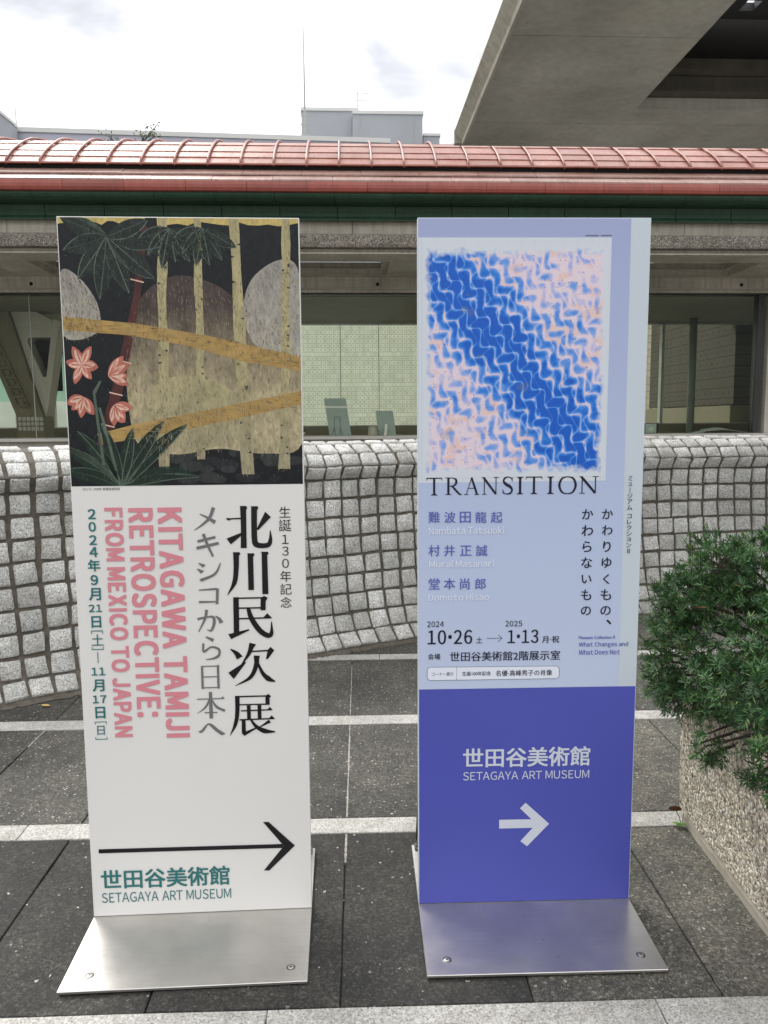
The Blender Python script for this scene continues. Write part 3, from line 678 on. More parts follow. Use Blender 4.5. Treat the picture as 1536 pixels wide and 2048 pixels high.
# ================================================================== courtyard behind the corridor
tw = broot('block_wall_building', 6, 34, 0, 'pale museum wall of small square blocks seen through the corridor windows', 'building')
MB((6, 34, 0)).box(-9.2, 14.0, 34, 34.5, -0.03, 6.8).build('block_facing', M_TILEW, tw)
MB((6, 34, 0)).box(-9.2, 14.0, 33.93, 34.6, 6.8, 7.0).build('coping', M_CONC_P, tw)
sw = broot('brown_block_wing', 6.6, 16, 0, 'brown block museum wing receding behind the right window', 'building')
MB((6.6, 16, 0)).box(7.0, 9.5, 13.95, 17.9, 1.66, 6.5).build('block_facing', M_TILES, sw)
MB((6.6, 16, 0)).box(6.95, 9.5, 13.95, 17.95, -0.03, 1.64).build('concrete_base', M_LEG, sw)
MB((6.6, 16, 0)).box(6.92, 6.948, 13.95, 17.9, 1.22, 1.27).build('base_ledge', M_CONC_D, sw)
MB((6.6, 16, 0)).box(6.6, 9.5, 14.2, 18.0, 6.5, 6.9).build('eave', M_CONC_D, sw)
pp = broot('green_downpipe', 5.885, 13.2, 0.1, 'slim grey green round pipe column inside the right window', 'column')
mb = MB(); mb.tube([(0, 0, 0), (0, 0, 2.98)], 0.062, 16); mb.build('shaft', simple('grey_green_paint', (0.17, 0.21, 0.165), 0.5), pp, True)
for z in (1.55, 1.60, 1.65, 1.70): MB().tube([(0, 0, z), (0, 0, z + .012)], 0.068, 16).build('band', simple('grey_green_band', (0.13, 0.16, 0.125), 0.5), pp, True)
lw = broot('glazed_annex', -9.5, 20, 0, 'pale annex with aqua glazing seen past the forked column', 'building')
MB((-9.5, 20, 0)).box(-14, -6.4, 20, 20.3, -0.03, 1.95).build('low_wall', simple('pale_render', (0.60, 0.62, 0.58), 0.7, 0, 0.12, 1.5), lw)
MB((-9.5, 20, 0)).box(-14, -6.4, 20.31, 20.5, 1.95, 3.15).build('aqua_glazing', simple('aqua_glass', (0.30, 0.46, 0.38), 0.15, 0, 0.1, 0.6), lw)
MB((-9.5, 20, 0)).box(-14, -6.4, 20.1, 20.5, 3.15, 3.3).build('roof_edge', M_DARKFRAME, lw)
for x in (-13, -11.4, -9.8, -8.2): MB((-9.5, 20, 0)).box(x - .02, x + .02, 19.975, 19.998, -0.03, 1.9).build('wall_joint', M_CONC_D, lw)

# ================================================================== far buildings and masts
fb = broot('far_long_building', -12, 60, 0, 'long low pale lavender building with white parapet above the red roof', 'building')
OF = (-12, 60, 0)
MB(OF).box(-45, 3.45, 60, 66, -0.03, 21.95).build('facade', M_LAVBLD, fb)
sl = [(-45, 23.07), (3.45, 22.13)]
MB(OF).extr_y([(-45, 22.75), (3.5, 21.80), (3.5, 22.12), (-45, 23.07)], 59.9, 66.1).build('parapet', M_CAPBLD, fb)
MB(OF).extr_y([(-45, 21.951), (-45, 22.749), (3.45, 21.80), (3.45, 21.951)][0:2] + [(-4.7, 21.951)], 60.0, 66).build('upper_facade', M_LAVBLD, fb)
for x in np.arange(-28, 3, 2.6): MB(OF).box(x - .015, x + .015, 59.985, 59.998, 18, 21.75).build('cladding_joint', M_PALEBLD, fb)
tw2 = broot('grey_rooftop_block', 1.5, 70, 0, 'stepped light grey plant tower above the red roof', 'building')
OT = (1.5, 70, 0); k = 70 / 60
def tbox(name, x0, x1, y0, y1, z0, z1, m): return MB(OT).box(x0, x1, y0, y1, z0, z1).build(name, m, tw2)
zz = lambda z: (z - CAMH) * k + CAMH
tbox('tower_block', -3.0 * k, 1.15 * k, 70, 76, -0.03, zz(24.0), M_PALEBLD); tbox('parapet', -3.06 * k, 1.18 * k, 69.9, 76.1, zz(24.0), zz(24.22), M_CAPBLD)
tbox('tower_block', 0.72 * k, 5.78 * k, 69, 75, -0.03, zz(23.5), M_PALEBLD); tbox('parapet', 0.70 * k, 5.85 * k, 68.9, 75.1, zz(23.5), zz(23.72), M_CAPBLD)
tbox('tower_block', 5.86 * k, 7.05 * k, 69.4, 75, -0.03, zz(22.15), M_PALEBLD); tbox('parapet', 5.86 * k, 7.12 * k, 69.3, 75.1, zz(22.15), zz(22.32), M_CAPBLD)
for x in (-2.62, 0.62, 1.25, 5.15, 6.6): tbox('cladding_joint', x * k - .02, x * k + .02, (69.98 if x < .7 else 68.97 if x < 5.8 else 69.37), (69.995 if x < .7 else 68.99 if x < 5.8 else 69.39), 15, zz(23.3 if x < 5.8 else 22), M_GREYFRAME)
gb = broot('grey_gable', -24.8, 60, 0, 'pale grey gable end at the far left of the skyline', 'building')
MB((-24.8, 60, 0)).extr_y([(-29, 15), (-23.2, 15), (-23.2, 22.45), (-24.6, 23.65), (-29, 27.2)], 58.5, 59.6).build('gable_wall', M_PALEBLD, gb)
MB((-24.8, 60, 0)).extr_y([(-29, 27.25), (-23.15, 22.43), (-23.15, 22.62), (-29, 27.5)], 58.4, 59.7).build('roof_edge', M_CAPBLD, gb)
M_MAST = simple('grey_mast_metal', (0.42, 0.42, 0.42), 0.5, 0.3)
def pole(name, x, y, z0, z1, r0, label):
    e_ = broot(name, x, y, z0, label, 'mast'); MB().tube([(0, 0, 0), (0, 0, (z1 - z0) * .45), (0, 0, z1 - z0)], [r0, r0 * .8, r0 * .35], 8).build('shaft', M_MAST, e_); return e_
e_ = pole('lightning_rod', -2.75, 60, 22, 29.75, 0.085, 'tall thin lightning rod beside the grey rooftop tower')
for z in (0.25, 1.0, 1.6): MB().cbox(-.3, .3, -.06, .06, z, z + .09, .01).build('bracket', M_GREYFRAME, e_)
pole('whip_antenna', -23.4, 60, 22.6, 24.35, 0.045, 'short whip antenna at the far left of the skyline')
ta = broot('television_antenna', 1.15 * k, 72, zz(24.2), 'small television antenna on top of the grey tower', 'antenna')
MB().tube([(0, 0, -.3), (0, 0, 2.1)], .035, 6).build('mast', M_MAST, ta)
for z, a, b in ((2.05, -.85, 1.0), (1.45, -.5, .75), (1.0, -.7, .85)): MB().tube([(a, 0, z), (b, 0, z - .02)], .025, 5).build('boom', M_MAST, ta)
mb = MB()
for z, xs in ((2.05, (-.38,)), (1.45, (-.4, .2, .4)), (1.0, (-.5, .5))):
    for x in xs: mb.tube([(x, -.3, z - .1), (x, .3, z + .1)], .018, 4)
tag(mb.build('dipoles', M_MAST, ta), kind='stuff')
# second museum wing roof seen under the canopy
lr = broot('louvred_beige_wing', 12, 25, 0, 'beige wing with louvred blocks peeking over the red roof at right', 'building')
MB((12, 25, 0)).box(5.85, 20, 25, 27, -0.03, 9.78).build('facade', M_TILEF, lr)
MB((12, 25, 0)).box(5.8, 20, 24.9, 27.1, 9.80, 9.88).build('coping', simple('pinkish_coping', (0.42, 0.33, 0.28), 0.8), lr)
run_lou = None
for x in np.arange(9.2, 13.8, 0.34):
    o = MB((12, 25, 0)).extr([(24.95, 9.62), (24.985, 9.62), (24.985, 9.79)], x, x + .2).build('louvre', M_DARKFRAME, lr)

# ================================================================== canopy overhead
cn_ = broot('concrete_canopy', 0.9, 5.6, 3.3, 'dark concrete canopy slab with a square skylight overhead at right', 'canopy')
OC = (0.9, 5.6, 3.3)
YN, YF, X0, X1 = 2.3, 5.675, 0.85, 4.8
HX0, HX1, HY0, HY1 = 1.83, 4.2, 2.7, 5.04
ys = [YN, 4.145, YF - .38, YF]
M_HOLE = concrete('shade_dark_skylight_concrete', (0.11, 0.10, 0.075), 0.9, 0.2, 0.3)  # recess shade put into a darker concrete colour
for a, b in zip(ys, ys[1:]):     # formwork bays, 5 mm joints
    if b <= HY0 or a >= HY1: MB(OC).box(X0, X1, a + .0025, b - .0025, 3.3, 3.42).build('soffit_bay', M_CONC_D, cn_)
    else:
        y0, y1 = a + .0025, b - .0025
        MB(OC).box(X0, HX0, y0, y1, 3.3, 3.42).build('soffit_bay', M_CONC_D, cn_); MB(OC).box(HX1, X1, y0, y1, 3.3, 3.42).build('soffit_bay', M_CONC_D, cn_)
        if b > HY1: MB(OC).box(HX0 + .001, HX1 - .001, HY1, y1, 3.3, 3.42).build('soffit_bay', M_CONC_D, cn_)
        if a < HY0: MB(OC).box(HX0 + .001, HX1 - .001, y0, HY0, 3.3, 3.42).build('soffit_bay', M_CONC_D, cn_)
mb = MB(OC); mb.extr_y([(X0 + .001, 3.297), (X0 + .001, 3.36), (X0 + .2, 3.52), (X0 + .2, 3.46), (X0 - .07, 3.395), (X0 - .075, 3.372), (X0 - .022, 3.318), (X0 - .018, 3.294)][::-1], YN, YF); mb.build('edge_lip', M_CONC, cn_)
mb = MB(OC); mb.extr_y([(X0 - .018, 3.291), (X0 - .004, 3.291), (X0 - .004, 3.30), (X0 - .018, 3.304)], YN, YF + .002); mb.build('drip_bead', M_CONC_P, cn_)
MB(OC).box(X0 - .07, X1, YF + .001, YF + .05, 3.30, 3.40).build('front_lip', M_CONC_D, cn_)
for y_, z_ in ((0.0, 3.3), (0.045, 3.385)):
    mb = MB(OC)
    mb.extr([(HY1 - .001 + y_, z_ + .121 if y_ == 0 else z_ + .10), (HY1 - .001 + y_, z_), (HY1 + y_ + .06, z_), (HY1 + y_ + .06, z_ + .1)], HX0, HX1) if y_ else None
    if y_: mb.build('skylight_step', M_HOLE, cn_)
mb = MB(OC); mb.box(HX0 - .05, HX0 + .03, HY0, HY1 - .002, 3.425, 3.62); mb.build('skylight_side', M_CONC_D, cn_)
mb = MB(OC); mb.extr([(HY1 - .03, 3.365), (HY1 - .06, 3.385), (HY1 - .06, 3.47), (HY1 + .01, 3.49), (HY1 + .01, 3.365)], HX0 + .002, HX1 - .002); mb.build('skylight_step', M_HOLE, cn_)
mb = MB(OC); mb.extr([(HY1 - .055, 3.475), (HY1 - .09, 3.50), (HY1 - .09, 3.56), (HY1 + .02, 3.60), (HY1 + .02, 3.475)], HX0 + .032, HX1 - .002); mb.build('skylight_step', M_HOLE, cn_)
# shade panels over the skylight, with small square lights left open
ZS = 3.76
P1 = (2.34, 4.74)
hx = [(P1[0] + .30 * i, P1[0] + .30 * i + .085) for i in range(8)]
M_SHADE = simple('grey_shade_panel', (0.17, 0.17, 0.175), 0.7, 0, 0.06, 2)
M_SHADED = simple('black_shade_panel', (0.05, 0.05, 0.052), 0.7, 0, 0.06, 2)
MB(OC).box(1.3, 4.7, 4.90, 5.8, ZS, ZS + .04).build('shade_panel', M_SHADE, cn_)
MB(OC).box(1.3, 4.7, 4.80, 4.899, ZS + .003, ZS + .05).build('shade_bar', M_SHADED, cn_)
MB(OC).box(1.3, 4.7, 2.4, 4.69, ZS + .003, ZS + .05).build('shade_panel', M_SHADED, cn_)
edges = [1.3] + [v for p in hx[:7] for v in p] + [4.7]
for a, b in zip(edges[::2], edges[1::2]): MB(OC).box(a, b, 4.69, 4.80, ZS + .003, ZS + .05).build('shade_bar', M_SHADED, cn_)
MB(OC).box(1.3, 1.34, 2.4, 5.8, 3.42, ZS).build('skylight_curb', M_CONC_D, cn_); MB(OC).box(1.35, 4.7, 5.76, 5.8, 3.42, ZS).build('skylight_curb', M_CONC_D, cn_)

# ================================================================== planter with yew
pt_ = empty('concrete_planter', (1.6, 1.8, 0), 0, 'exposed aggregate concrete planter at right with a pale plinth', 'planter')
OP = (1.6, 1.8, 0)
bm = bmesh.new()
nx, nz = 22, 8
def pgrid(fn, nu, nv):
    rows = [[bm.verts.new(Vector(fn(i / nu, j / nv)) - Vector(OP)) for i in range(nu + 1)] for j in range(nv + 1)]
    for j in range(nv):
        for i in range(nu): bm.faces.new((rows[j][i], rows[j][i + 1], rows[j + 1][i + 1], rows[j + 1][i]))
rj = lambda a=.0018: random.uniform(-a, a)
def side(u, v):
    y = 0.6 + (2.53 - 0.6) * u; z = 0.07 + .40 * v; bulge = -.006 * math.sin(v * math.pi); rnd = max(0, (u - .985) / .015) * .02 + (v ** 14) * .012
    return (0.99 + bulge + rnd + rj(), y + rj(), z)
pgrid(side, 70, 16)
pgrid(lambda u, v: (1.010 + 1.8 * u + (0 if u else rj()), 2.55 - (v ** 14) * .012 + rj() - (.012 if u == 0 else 0), 0.07 + .40 * v), 40, 10)
bmesh.ops.recalc_face_normals(bm, faces=bm.faces)
me = bpy.data.meshes.new('planter_wall'); bm.to_mesh(me); bm.free(); me.materials.append(M_AGG)
o = bpy.data.objects.new('planter_wall', me); COL.objects.link(o); o.parent = pt_
MB(OP).cbox(0.997, 1.12, 0.6, 2.545, 0.40, 0.478, .008).build('planter_rim', M_AGG, pt_)
MB(OP).cbox(1.121, 2.8, 2.43, 2.547, 0.40, 0.478, .008).build('planter_rim', M_AGG, pt_)
MB(OP).box(1.121, 2.8, 0.6, 2.429, 0.03, 0.42).build('soil', simple('dark_soil', (0.035, 0.027, 0.02), 0.95, 0, .3, 30, .8, 80), pt_)
M_PLINTH = concrete('pale_plinth', (0.46, 0.42, 0.35), 0.85, 0.1, 0.25)
bm = bmesh.new()
pgrid(lambda u, v: (1.012 - .012 * v + rj(.0015) + (.02 if v == 1 else 0), 0.6 + 1.93 * u, -.005 + .079 * v + rj(.002) * (v > .4)), 60, 2)
bmesh.ops.recalc_face_normals(bm, faces=bm.faces)
me = bpy.data.meshes.new('plinth'); bm.to_mesh(me); bm.free(); me.materials.append(M_PLINTH)
o = bpy.data.objects.new('plinth', me); COL.objects.link(o); o.parent = pt_
MB(OP).box(1.03, 2.8, 0.6, 2.53, -0.02, 0.068).build('plinth_core', M_PLINTH, pt_)

m, t, b = newmat('yew_needles')
ri = N(t, 'ShaderNodeNewGeometry').outputs['Random Per Island']
c = ramp(t, ri, [(0, srgb(34, 68, 40)), (0.5, srgb(56, 96, 56)), (0.85, srgb(88, 130, 78)), (0.97, srgb(124, 154, 96)), (1.0, srgb(132, 112, 62))])
c = mixc(t, 1.0, c, ramp(t, noise(t, pos(t), 9, 3), [(0.3, (0.7, 0.72, 0.7)), (0.7, (1.3, 1.25, 1.1))]), 'MULTIPLY')
L(t, c, b.inputs['Base Color']); b.inputs['Roughness'].default_value = 0.5
tl = N(t, 'ShaderNodeBsdfTranslucent'); L(t, c, tl.inputs[0]); mxs = N(t, 'ShaderNodeMixShader'); mxs.inputs[0].default_value = 0.2
L(t, b.outputs[0], mxs.inputs[1]); L(t, tl.outputs[0], mxs.inputs[2]); L(t, mxs.outputs[0], t.nodes['Material Output'].inputs[0])
M_NEEDLE = m
M_BARK = simple('dark_twig_bark', (0.045, 0.03, 0.022), 0.9, 0, .3, 40)
yew = empty('yew_bush', (1.5, 2.3, 0.42), 0, 'spreading dark green yew bush spilling over the aggregate planter', 'bush')
OYW = Vector((1.5, 2.3, 0.42))
lobes = [((1.50, 2.50, .70), (.52, .42, .27)), ((1.10, 2.47, .66), (.235, .27, .20)), ((1.03, 2.45, .53), (.17, .2, .13)), ((1.07, 2.5, .90), (.10, .14, .095)), ((1.30, 2.5, .87), (.22, .28, .125)), ((1.62, 2.5, .90), (.3, .3, .14)),
         ((1.17, 2.38, .44), (.13, .13, .12)), ((1.13, 2.33, .335), (.075, .08, .09)), ((1.36, 2.22, .30), (.13, .14, .16)), ((1.45, 2.15, .45), (.16, .2, .14)), ((0.93, 2.42, .60), (.10, .12, .14)), ((0.96, 2.45, .80), (.10, .12, .08)), ((.95, 2.25, .57), (.075, .15, .08)), ((.90, 2.09, .46), (.04, .05, .06)), ((.95, 1.95, .66), (.09, .2, .08)), ((.89, 1.74, .56), (.05, .08, .065)), ((1.2, 2.02, .70), (.27, .36, .15))]
wts = np.array([r[0] * r[1] + r[1] * r[2] + r[0] * r[2] for _, r in lobes]); wts = wts / wts.sum()
V, F = [], []; tw_mb = MB(OYW)
def sprig(p, axis, ln, nn, size):
    axis = axis.normalized(); side_ = axis.cross(Vector((0, 0, 1)))
    if side_.length < .1: side_ = Vector((1, 0, 0))
    side_.normalize(); nrm = side_.cross(axis).normalized()
    droop = Vector((0, 0, random.uniform(-.35, .15)))
    for i in range(nn):
        f = i / (nn - 1); q = p + axis * ln * f + droop * ln * f * f
        for sgn in (-1, 1):
            a = R(random.uniform(52, 84) * (1 - f * .55)); roll = random.gauss(0, .6)
            lat = side_ * math.cos(roll) * sgn + nrm * (math.sin(roll) + .25)
            d = (axis * math.cos(a) + lat * math.sin(a)).normalized(); l = size * random.uniform(.8, 1.15) * (0.75 + .35 * math.sin(f * 2.6))
            wv = d.cross(nrm).normalized() * 0.0021
            n0 = len(V); V.extend([q, q + d * l * .45 + wv, q + d * l + nrm * l * random.uniform(-.1, .1), q + d * l * .45 - wv]); F.append((n0, n0 + 1, n0 + 2, n0 + 3))
def rosette(p, axis, nn, size):
    axis = axis.normalized(); e1 = axis.orthogonal().normalized(); e2 = axis.cross(e1)
    for i in range(nn):
        th = random.uniform(0, 6.283); a = R(random.uniform(38, 95)); lat = e1 * math.cos(th) + e2 * math.sin(th)
        d = (axis * math.cos(a) + lat * math.sin(a)).normalized(); l = size * random.uniform(.75, 1.15); q = p - axis * random.uniform(0, .014)
        wv = d.cross(axis); wv = (wv.normalized() if wv.length > .01 else e1) * 0.0013; n0 = len(V)
        V.extend([q - wv * .5, q + d * l * .3 + wv, q + d * l * .8 + wv * .9, q + d * l, q + d * l * .8 - wv * .9, q + d * l * .3 - wv]); F.append((n0, n0 + 1, n0 + 2, n0 + 3, n0 + 4, n0 + 5))
def inside(P, k, s_=0.62):
    for j, (c_, r_) in enumerate(lobes):
        if j != k and sum(((P[i] - c_[i]) / (r_[i] * s_)) ** 2 for i in range(3)) < 1: return True
    return False
cnt = 0
while cnt < 4700:
    k = int(RNG.choice(len(lobes), p=wts)); c_, r_ = lobes[k]
    d = Vector(RNG.normal(size=3)).normalized()
    if d.y > .55: continue
    f = random.uniform(.62, 1.0) if random.random() < .75 else random.uniform(1.0, 1.12)
    P = Vector([c_[i] + r_[i] * d[i] * f for i in range(3)])
    if inside(P, k) or (P.z < .495 and P.x > .965 and P.y < 2.58) : continue
    ax = (Vector((d.x / r_[0], d.y / r_[1], d.z / r_[2])).normalized() * .8 + Vector((-.3, -.6, .45)) * .8 + Vector(RNG.normal(size=3)) * .35)
    if P.z < .5 and P.x < .97: ax = ax + Vector((-.3, 0, -.6))
    ln = random.uniform(.016, .045)
    if random.random() < .45: rosette(P, ax, random.randint(15, 24), random.uniform(.020, .029)); ln = .01
    else: sprig(P - ax.normalized() * ln * .5, ax, ln, random.randint(7, 11), random.uniform(.019, .027))
    tw_mb.tube([P - ax.normalized() * (ln + .03), P + ax.normalized() * ln * .4], .0013, 3, caps=False)
    cnt += 1
mesh = bpy.data.meshes.new('foliage'); mesh.from_pydata([tuple(v - OYW) for v in V], [], F); mesh.materials.append(M_NEEDLE)
o = bpy.data.objects.new('foliage', mesh); COL.objects.link(o); o.parent = yew; tag(o, kind='stuff')
tag(tw_mb.build('twigs', M_BARK, yew), kind='stuff')
mb = MB(OYW)
for c_, r_ in lobes:
    for q in range(5):
        a = Vector((1.55, 2.35, .40)); e_ = Vector(c_) + Vector([random.uniform(-.7, .7) * r_[i] for i in range(3)]); mid = a.lerp(e_, .5) + Vector((random.uniform(-.05, .05), random.uniform(-.05, .05), .07))
        mb.tube([a, a.lerp(mid, .5) + Vector((0, 0, .02)), mid, mid.lerp(e_, .5), e_], [.011, .009, .007, .005, .003], 6)
mb.build('branches', M_BARK, yew)
# leaves lying about
M_DRY = simple('dry_brown_leaf', srgb(96, 58, 36), 0.8, 0, .25, 60)
M_YEL = simple('yellow_leaf', srgb(206, 178, 104), 0.7, 0, .12, 60)
def leaf(name, loc, ln, wd, m_, label, rz=0., curl=.25, cat='leaf'):
    e_ = []; fs = []; n = 7
    for i in range(n):
        f = i / (n - 1); w_ = wd * math.sin(math.pi * (f * .94 + .03)) ** .8; z = curl * ln * (f - .5) ** 2
        e_ += [(ln * (f - .5), -w_ / 2, z + w_ * .2), (ln * (f - .5), 0, z), (ln * (f - .5), w_ / 2, z + w_ * .2)]
    for i in range(n - 1):
        fs += [(i * 3, i * 3 + 3, i * 3 + 4, i * 3 + 1), (i * 3 + 1, i * 3 + 4, i * 3 + 5, i * 3 + 2)]
    top = [(x, y, z + .0006) for x, y, z in e_]
    o = mesh_obj(name, top, fs, m_, smooth=True, loc=loc); o.rotation_euler = (0, 0, rz); return tag(o, label, cat)
leaf('fallen_leaf', (-1.654, 3.67, .004), .05, .022, M_YEL, 'small yellow leaf on the dark paving below the cobblestone wall', R(-15))
leaf('dry_leaf', (0.955, 2.30, .80), .042, .018, M_DRY, 'dry brown leaf caught on top of the yew bush', R(-10))
wd_ = empty('weed_seedling', (0.998, 2.50, 0.002), 0, 'tiny green weed seedling with a brown leaf at the planter corner', 'weed')
MB().tube([(0, 0, 0), (-.008, 0, .03), (-.02, 0, .055)], .0012, 5).build('stem', M_BARK, wd_)
MB().tube([(0, 0, 0), (.004, 0, .025), (.006, 0, .045)], .001, 5).build('stem', M_BARK, wd_)
o = leaf('brown_leaf', (-.022, 0, .055), .045, .034, M_DRY, None, R(160), .5, None); o.parent = wd_; o.rotation_euler = (R(55), R(10), R(160))
M_WEED = simple('fresh_green_leaf', srgb(108, 150, 60), 0.5, 0, .1, 40)
for i in range(5):
    a = R(180 + i * 40); o = leaf('green_leaf', (.018 * math.cos(a), .012 * math.sin(a), .008), .026, .014, M_WEED, None, a, .3, None); o.parent = wd_
# loose grit on the slabs
mb = MB(); rg = random.Random(5)
for i in range(170):
    x = rg.uniform(-2.2, 1.0); y = rg.uniform(1.2, 4.3); s_ = rg.uniform(.001, .0028)
    if y > 4.3 + .4 * x: continue
    mb.add([(x + s_, y, .002), (x, y + s_ * .8, .002), (x - s_, y, .002), (x, y - s_, .002), (x, y, .002 + s_ * .9)], [(0, 1, 4), (1, 2, 4), (2, 3, 4), (3, 0, 4)])
tag(mb.build('grit', simple('pale_grit', (0.42, 0.4, 0.36), 0.8), pave), kind='stuff')

# far scraggly tree in front of the long building
tr_ = broot('scraggly_tree', -7.6, 30, 0, 'thin scraggly treetop just above the red roof at left', 'tree')
mb = MB(); mb.tube([(0, 0, 0), (.1, 0, 6), (0, 0, 11.1)], [.16, .12, .05], 8)
br = []
for i in range(16):
    a = random.uniform(0, 6.28); z0 = random.uniform(9.6, 11.0); l = random.uniform(.5, 1.1); e_ = Vector((math.cos(a) * l * .85, math.sin(a) * l * .6, z0 + l * random.uniform(.9, 1.3)))
    mb.tube([(0, 0, z0), (e_.x * .5, e_.y * .5, z0 + (e_.z - z0) * .65), e_], [.045, .03, .016], 5); br.append(e_)
    if i % 2 == 0: mb.tube([e_ * .8 + Vector((0, 0, z0 * .2)), e_ + Vector((random.uniform(-.3, .3), 0, random.uniform(.1, .3)))], [.02, .012], 4)
mb.build('trunk', M_BARK, tr_)
V2, F2 = [], []
for e_ in br:
    for q in range(34):
        p = e_ + Vector(RNG.normal(size=3)) * .17; d = Vector(RNG.normal(size=3)).normalized() * random.uniform(.08, .15); w_ = Vector(RNG.normal(size=3)).normalized() * .03
        n0 = len(V2); V2 += [p, p + d * .5 + w_, p + d, p + d * .5 - w_]; F2.append((n0, n0 + 1, n0 + 2, n0 + 3))
m3 = bpy.data.meshes.new('crown'); m3.from_pydata([tuple(v) for v in V2], [], F2); m3.materials.append(simple('sparse_leaf', srgb(96, 108, 74), 0.7, 0, .3, 3))
o = bpy.data.objects.new('crown', m3); COL.objects.link(o); o.parent = tr_; tag(o, kind='stuff')

# ================================================================== lettering tools
tcv = bpy.data.curves.new('lettering_source', 'FONT'); tcv.size = 1; tcv.resolution_u = 3
tob = bpy.data.objects.new('lettering_source', tcv); COL.objects.link(tob)
GC = {}
def glyphs(txt, off=0.0):
    key = (txt, off)
    if key not in GC:
        tcv.body = txt; tcv.offset = off; tob.data.update_tag()
        dg = bpy.context.evaluated_depsgraph_get(); dg.update()
        me_ = bpy.data.meshes.new_from_object(tob.evaluated_get(dg), depsgraph=dg)
        GC[key] = (np.array([(v.co.x, v.co.y) for v in me_.vertices]).reshape(-1, 2), [tuple(p.vertices) for p in me_.polygons]); bpy.data.meshes.remove(me_)
    return GC[key]
def latin(txt, off=0.0, gap0=0.0):
    """western letters and figures cut from the wide forms of the Japanese face, set side by side by their ink"""
    VV, FF, x, n0 = [], [], 0.0, 0; prev = ''; hv = glyphs('\uff28', off)[0]; HBASE = (hv[:, 1].min(),); hh_ = hv[:, 1].max() - hv[:, 1].min()
    for ch in txt:
        if ch == ' ': x += .36 + gap0; prev = ''; continue
        if ch == 'I': v, f = np.array([(0, -.0), (.092, -.0), (.092, hh_), (0, hh_)], float) + np.array([0, HBASE[0]]), [(0, 1, 2, 3)]
        else: v, f = glyphs('\u30fb' if ch == '·' else chr(ord(ch) + 0xFEE0), off)
        gap = .135
        if prev and (ch in 'ATVWYJ' or prev in 'ATVWYLP'): gap = .085
        if prev in 'ao' or ch in 'aoectsO' or prev in 'ecsOCG': gap = min(gap, .10)
        if prev + ch in ('AT', 'TA', 'AW', 'WA', 'AV', 'YA', 'AY', 'PA', 'RT'): gap = .03
        if prev: x += gap + gap0
        v = v.copy(); v[:, 0] += x - v[:, 0].min(); x = v[:, 0].max()
        VV.append(v); FF += [tuple(a + n0 for a in p) for p in f]; n0 += len(v); prev = ch
    return np.concatenate(VV), FF
STY = {'0': (0.0, 0.0), '1': (0.0, 0.005, .005), 'b': (0.0, 0.025, .019), 'B': (0.0, 0.020, .014), 'm': (0.0, 0.010, .004), 'M': (0.0, 0.022)}
def run_mesh(txt, style):
    """2-D vertices and faces of a run, thickened along x for brush-like contrast"""
    w_ = style[-1]
    st = STY.get(w_, (0, 0)); off, sm = st[:2]; sy = st[2] if len(st) > 2 else 0
    if style == 'rb': off, sm, sy = 0.0, 0.052, 0.026
    if style == 'rbk': off, sm, sy = 0, 0.0, 0
    if style == 'em': off, sm, sy = -.004, .012, 0
    if style == 'w0': off, sm, sy = 0.0, 0.0, 0
    v, f = latin(txt, off, 2 * sm) if txt.isascii() or '·' in txt and txt[0].isdigit() else glyphs(txt, off)
    n = len(v)
    if sy: sh_ = [(sm * a, sy * b_) for a in (-1, -.33, .33, 1) for b_ in (-1, 0, 1)]
    elif sm: sh_ = [(sm * (i / 2 - 1), 0) for i in range(5)]
    else: sh_ = [(0, 0)]
    VV = []; FF = []
    for i, (dx, dy) in enumerate(sh_):
        VV.append(np.c_[v[:, 0] + dx, v[:, 1] + dy, np.full(n, i * 3e-5)]); FF += [tuple(a + i * n for a in p) for p in f]
    return np.concatenate(VV), FF
def rot_cw(v): return np.c_[v[:, 1], -v[:, 0], v[:, 2]]
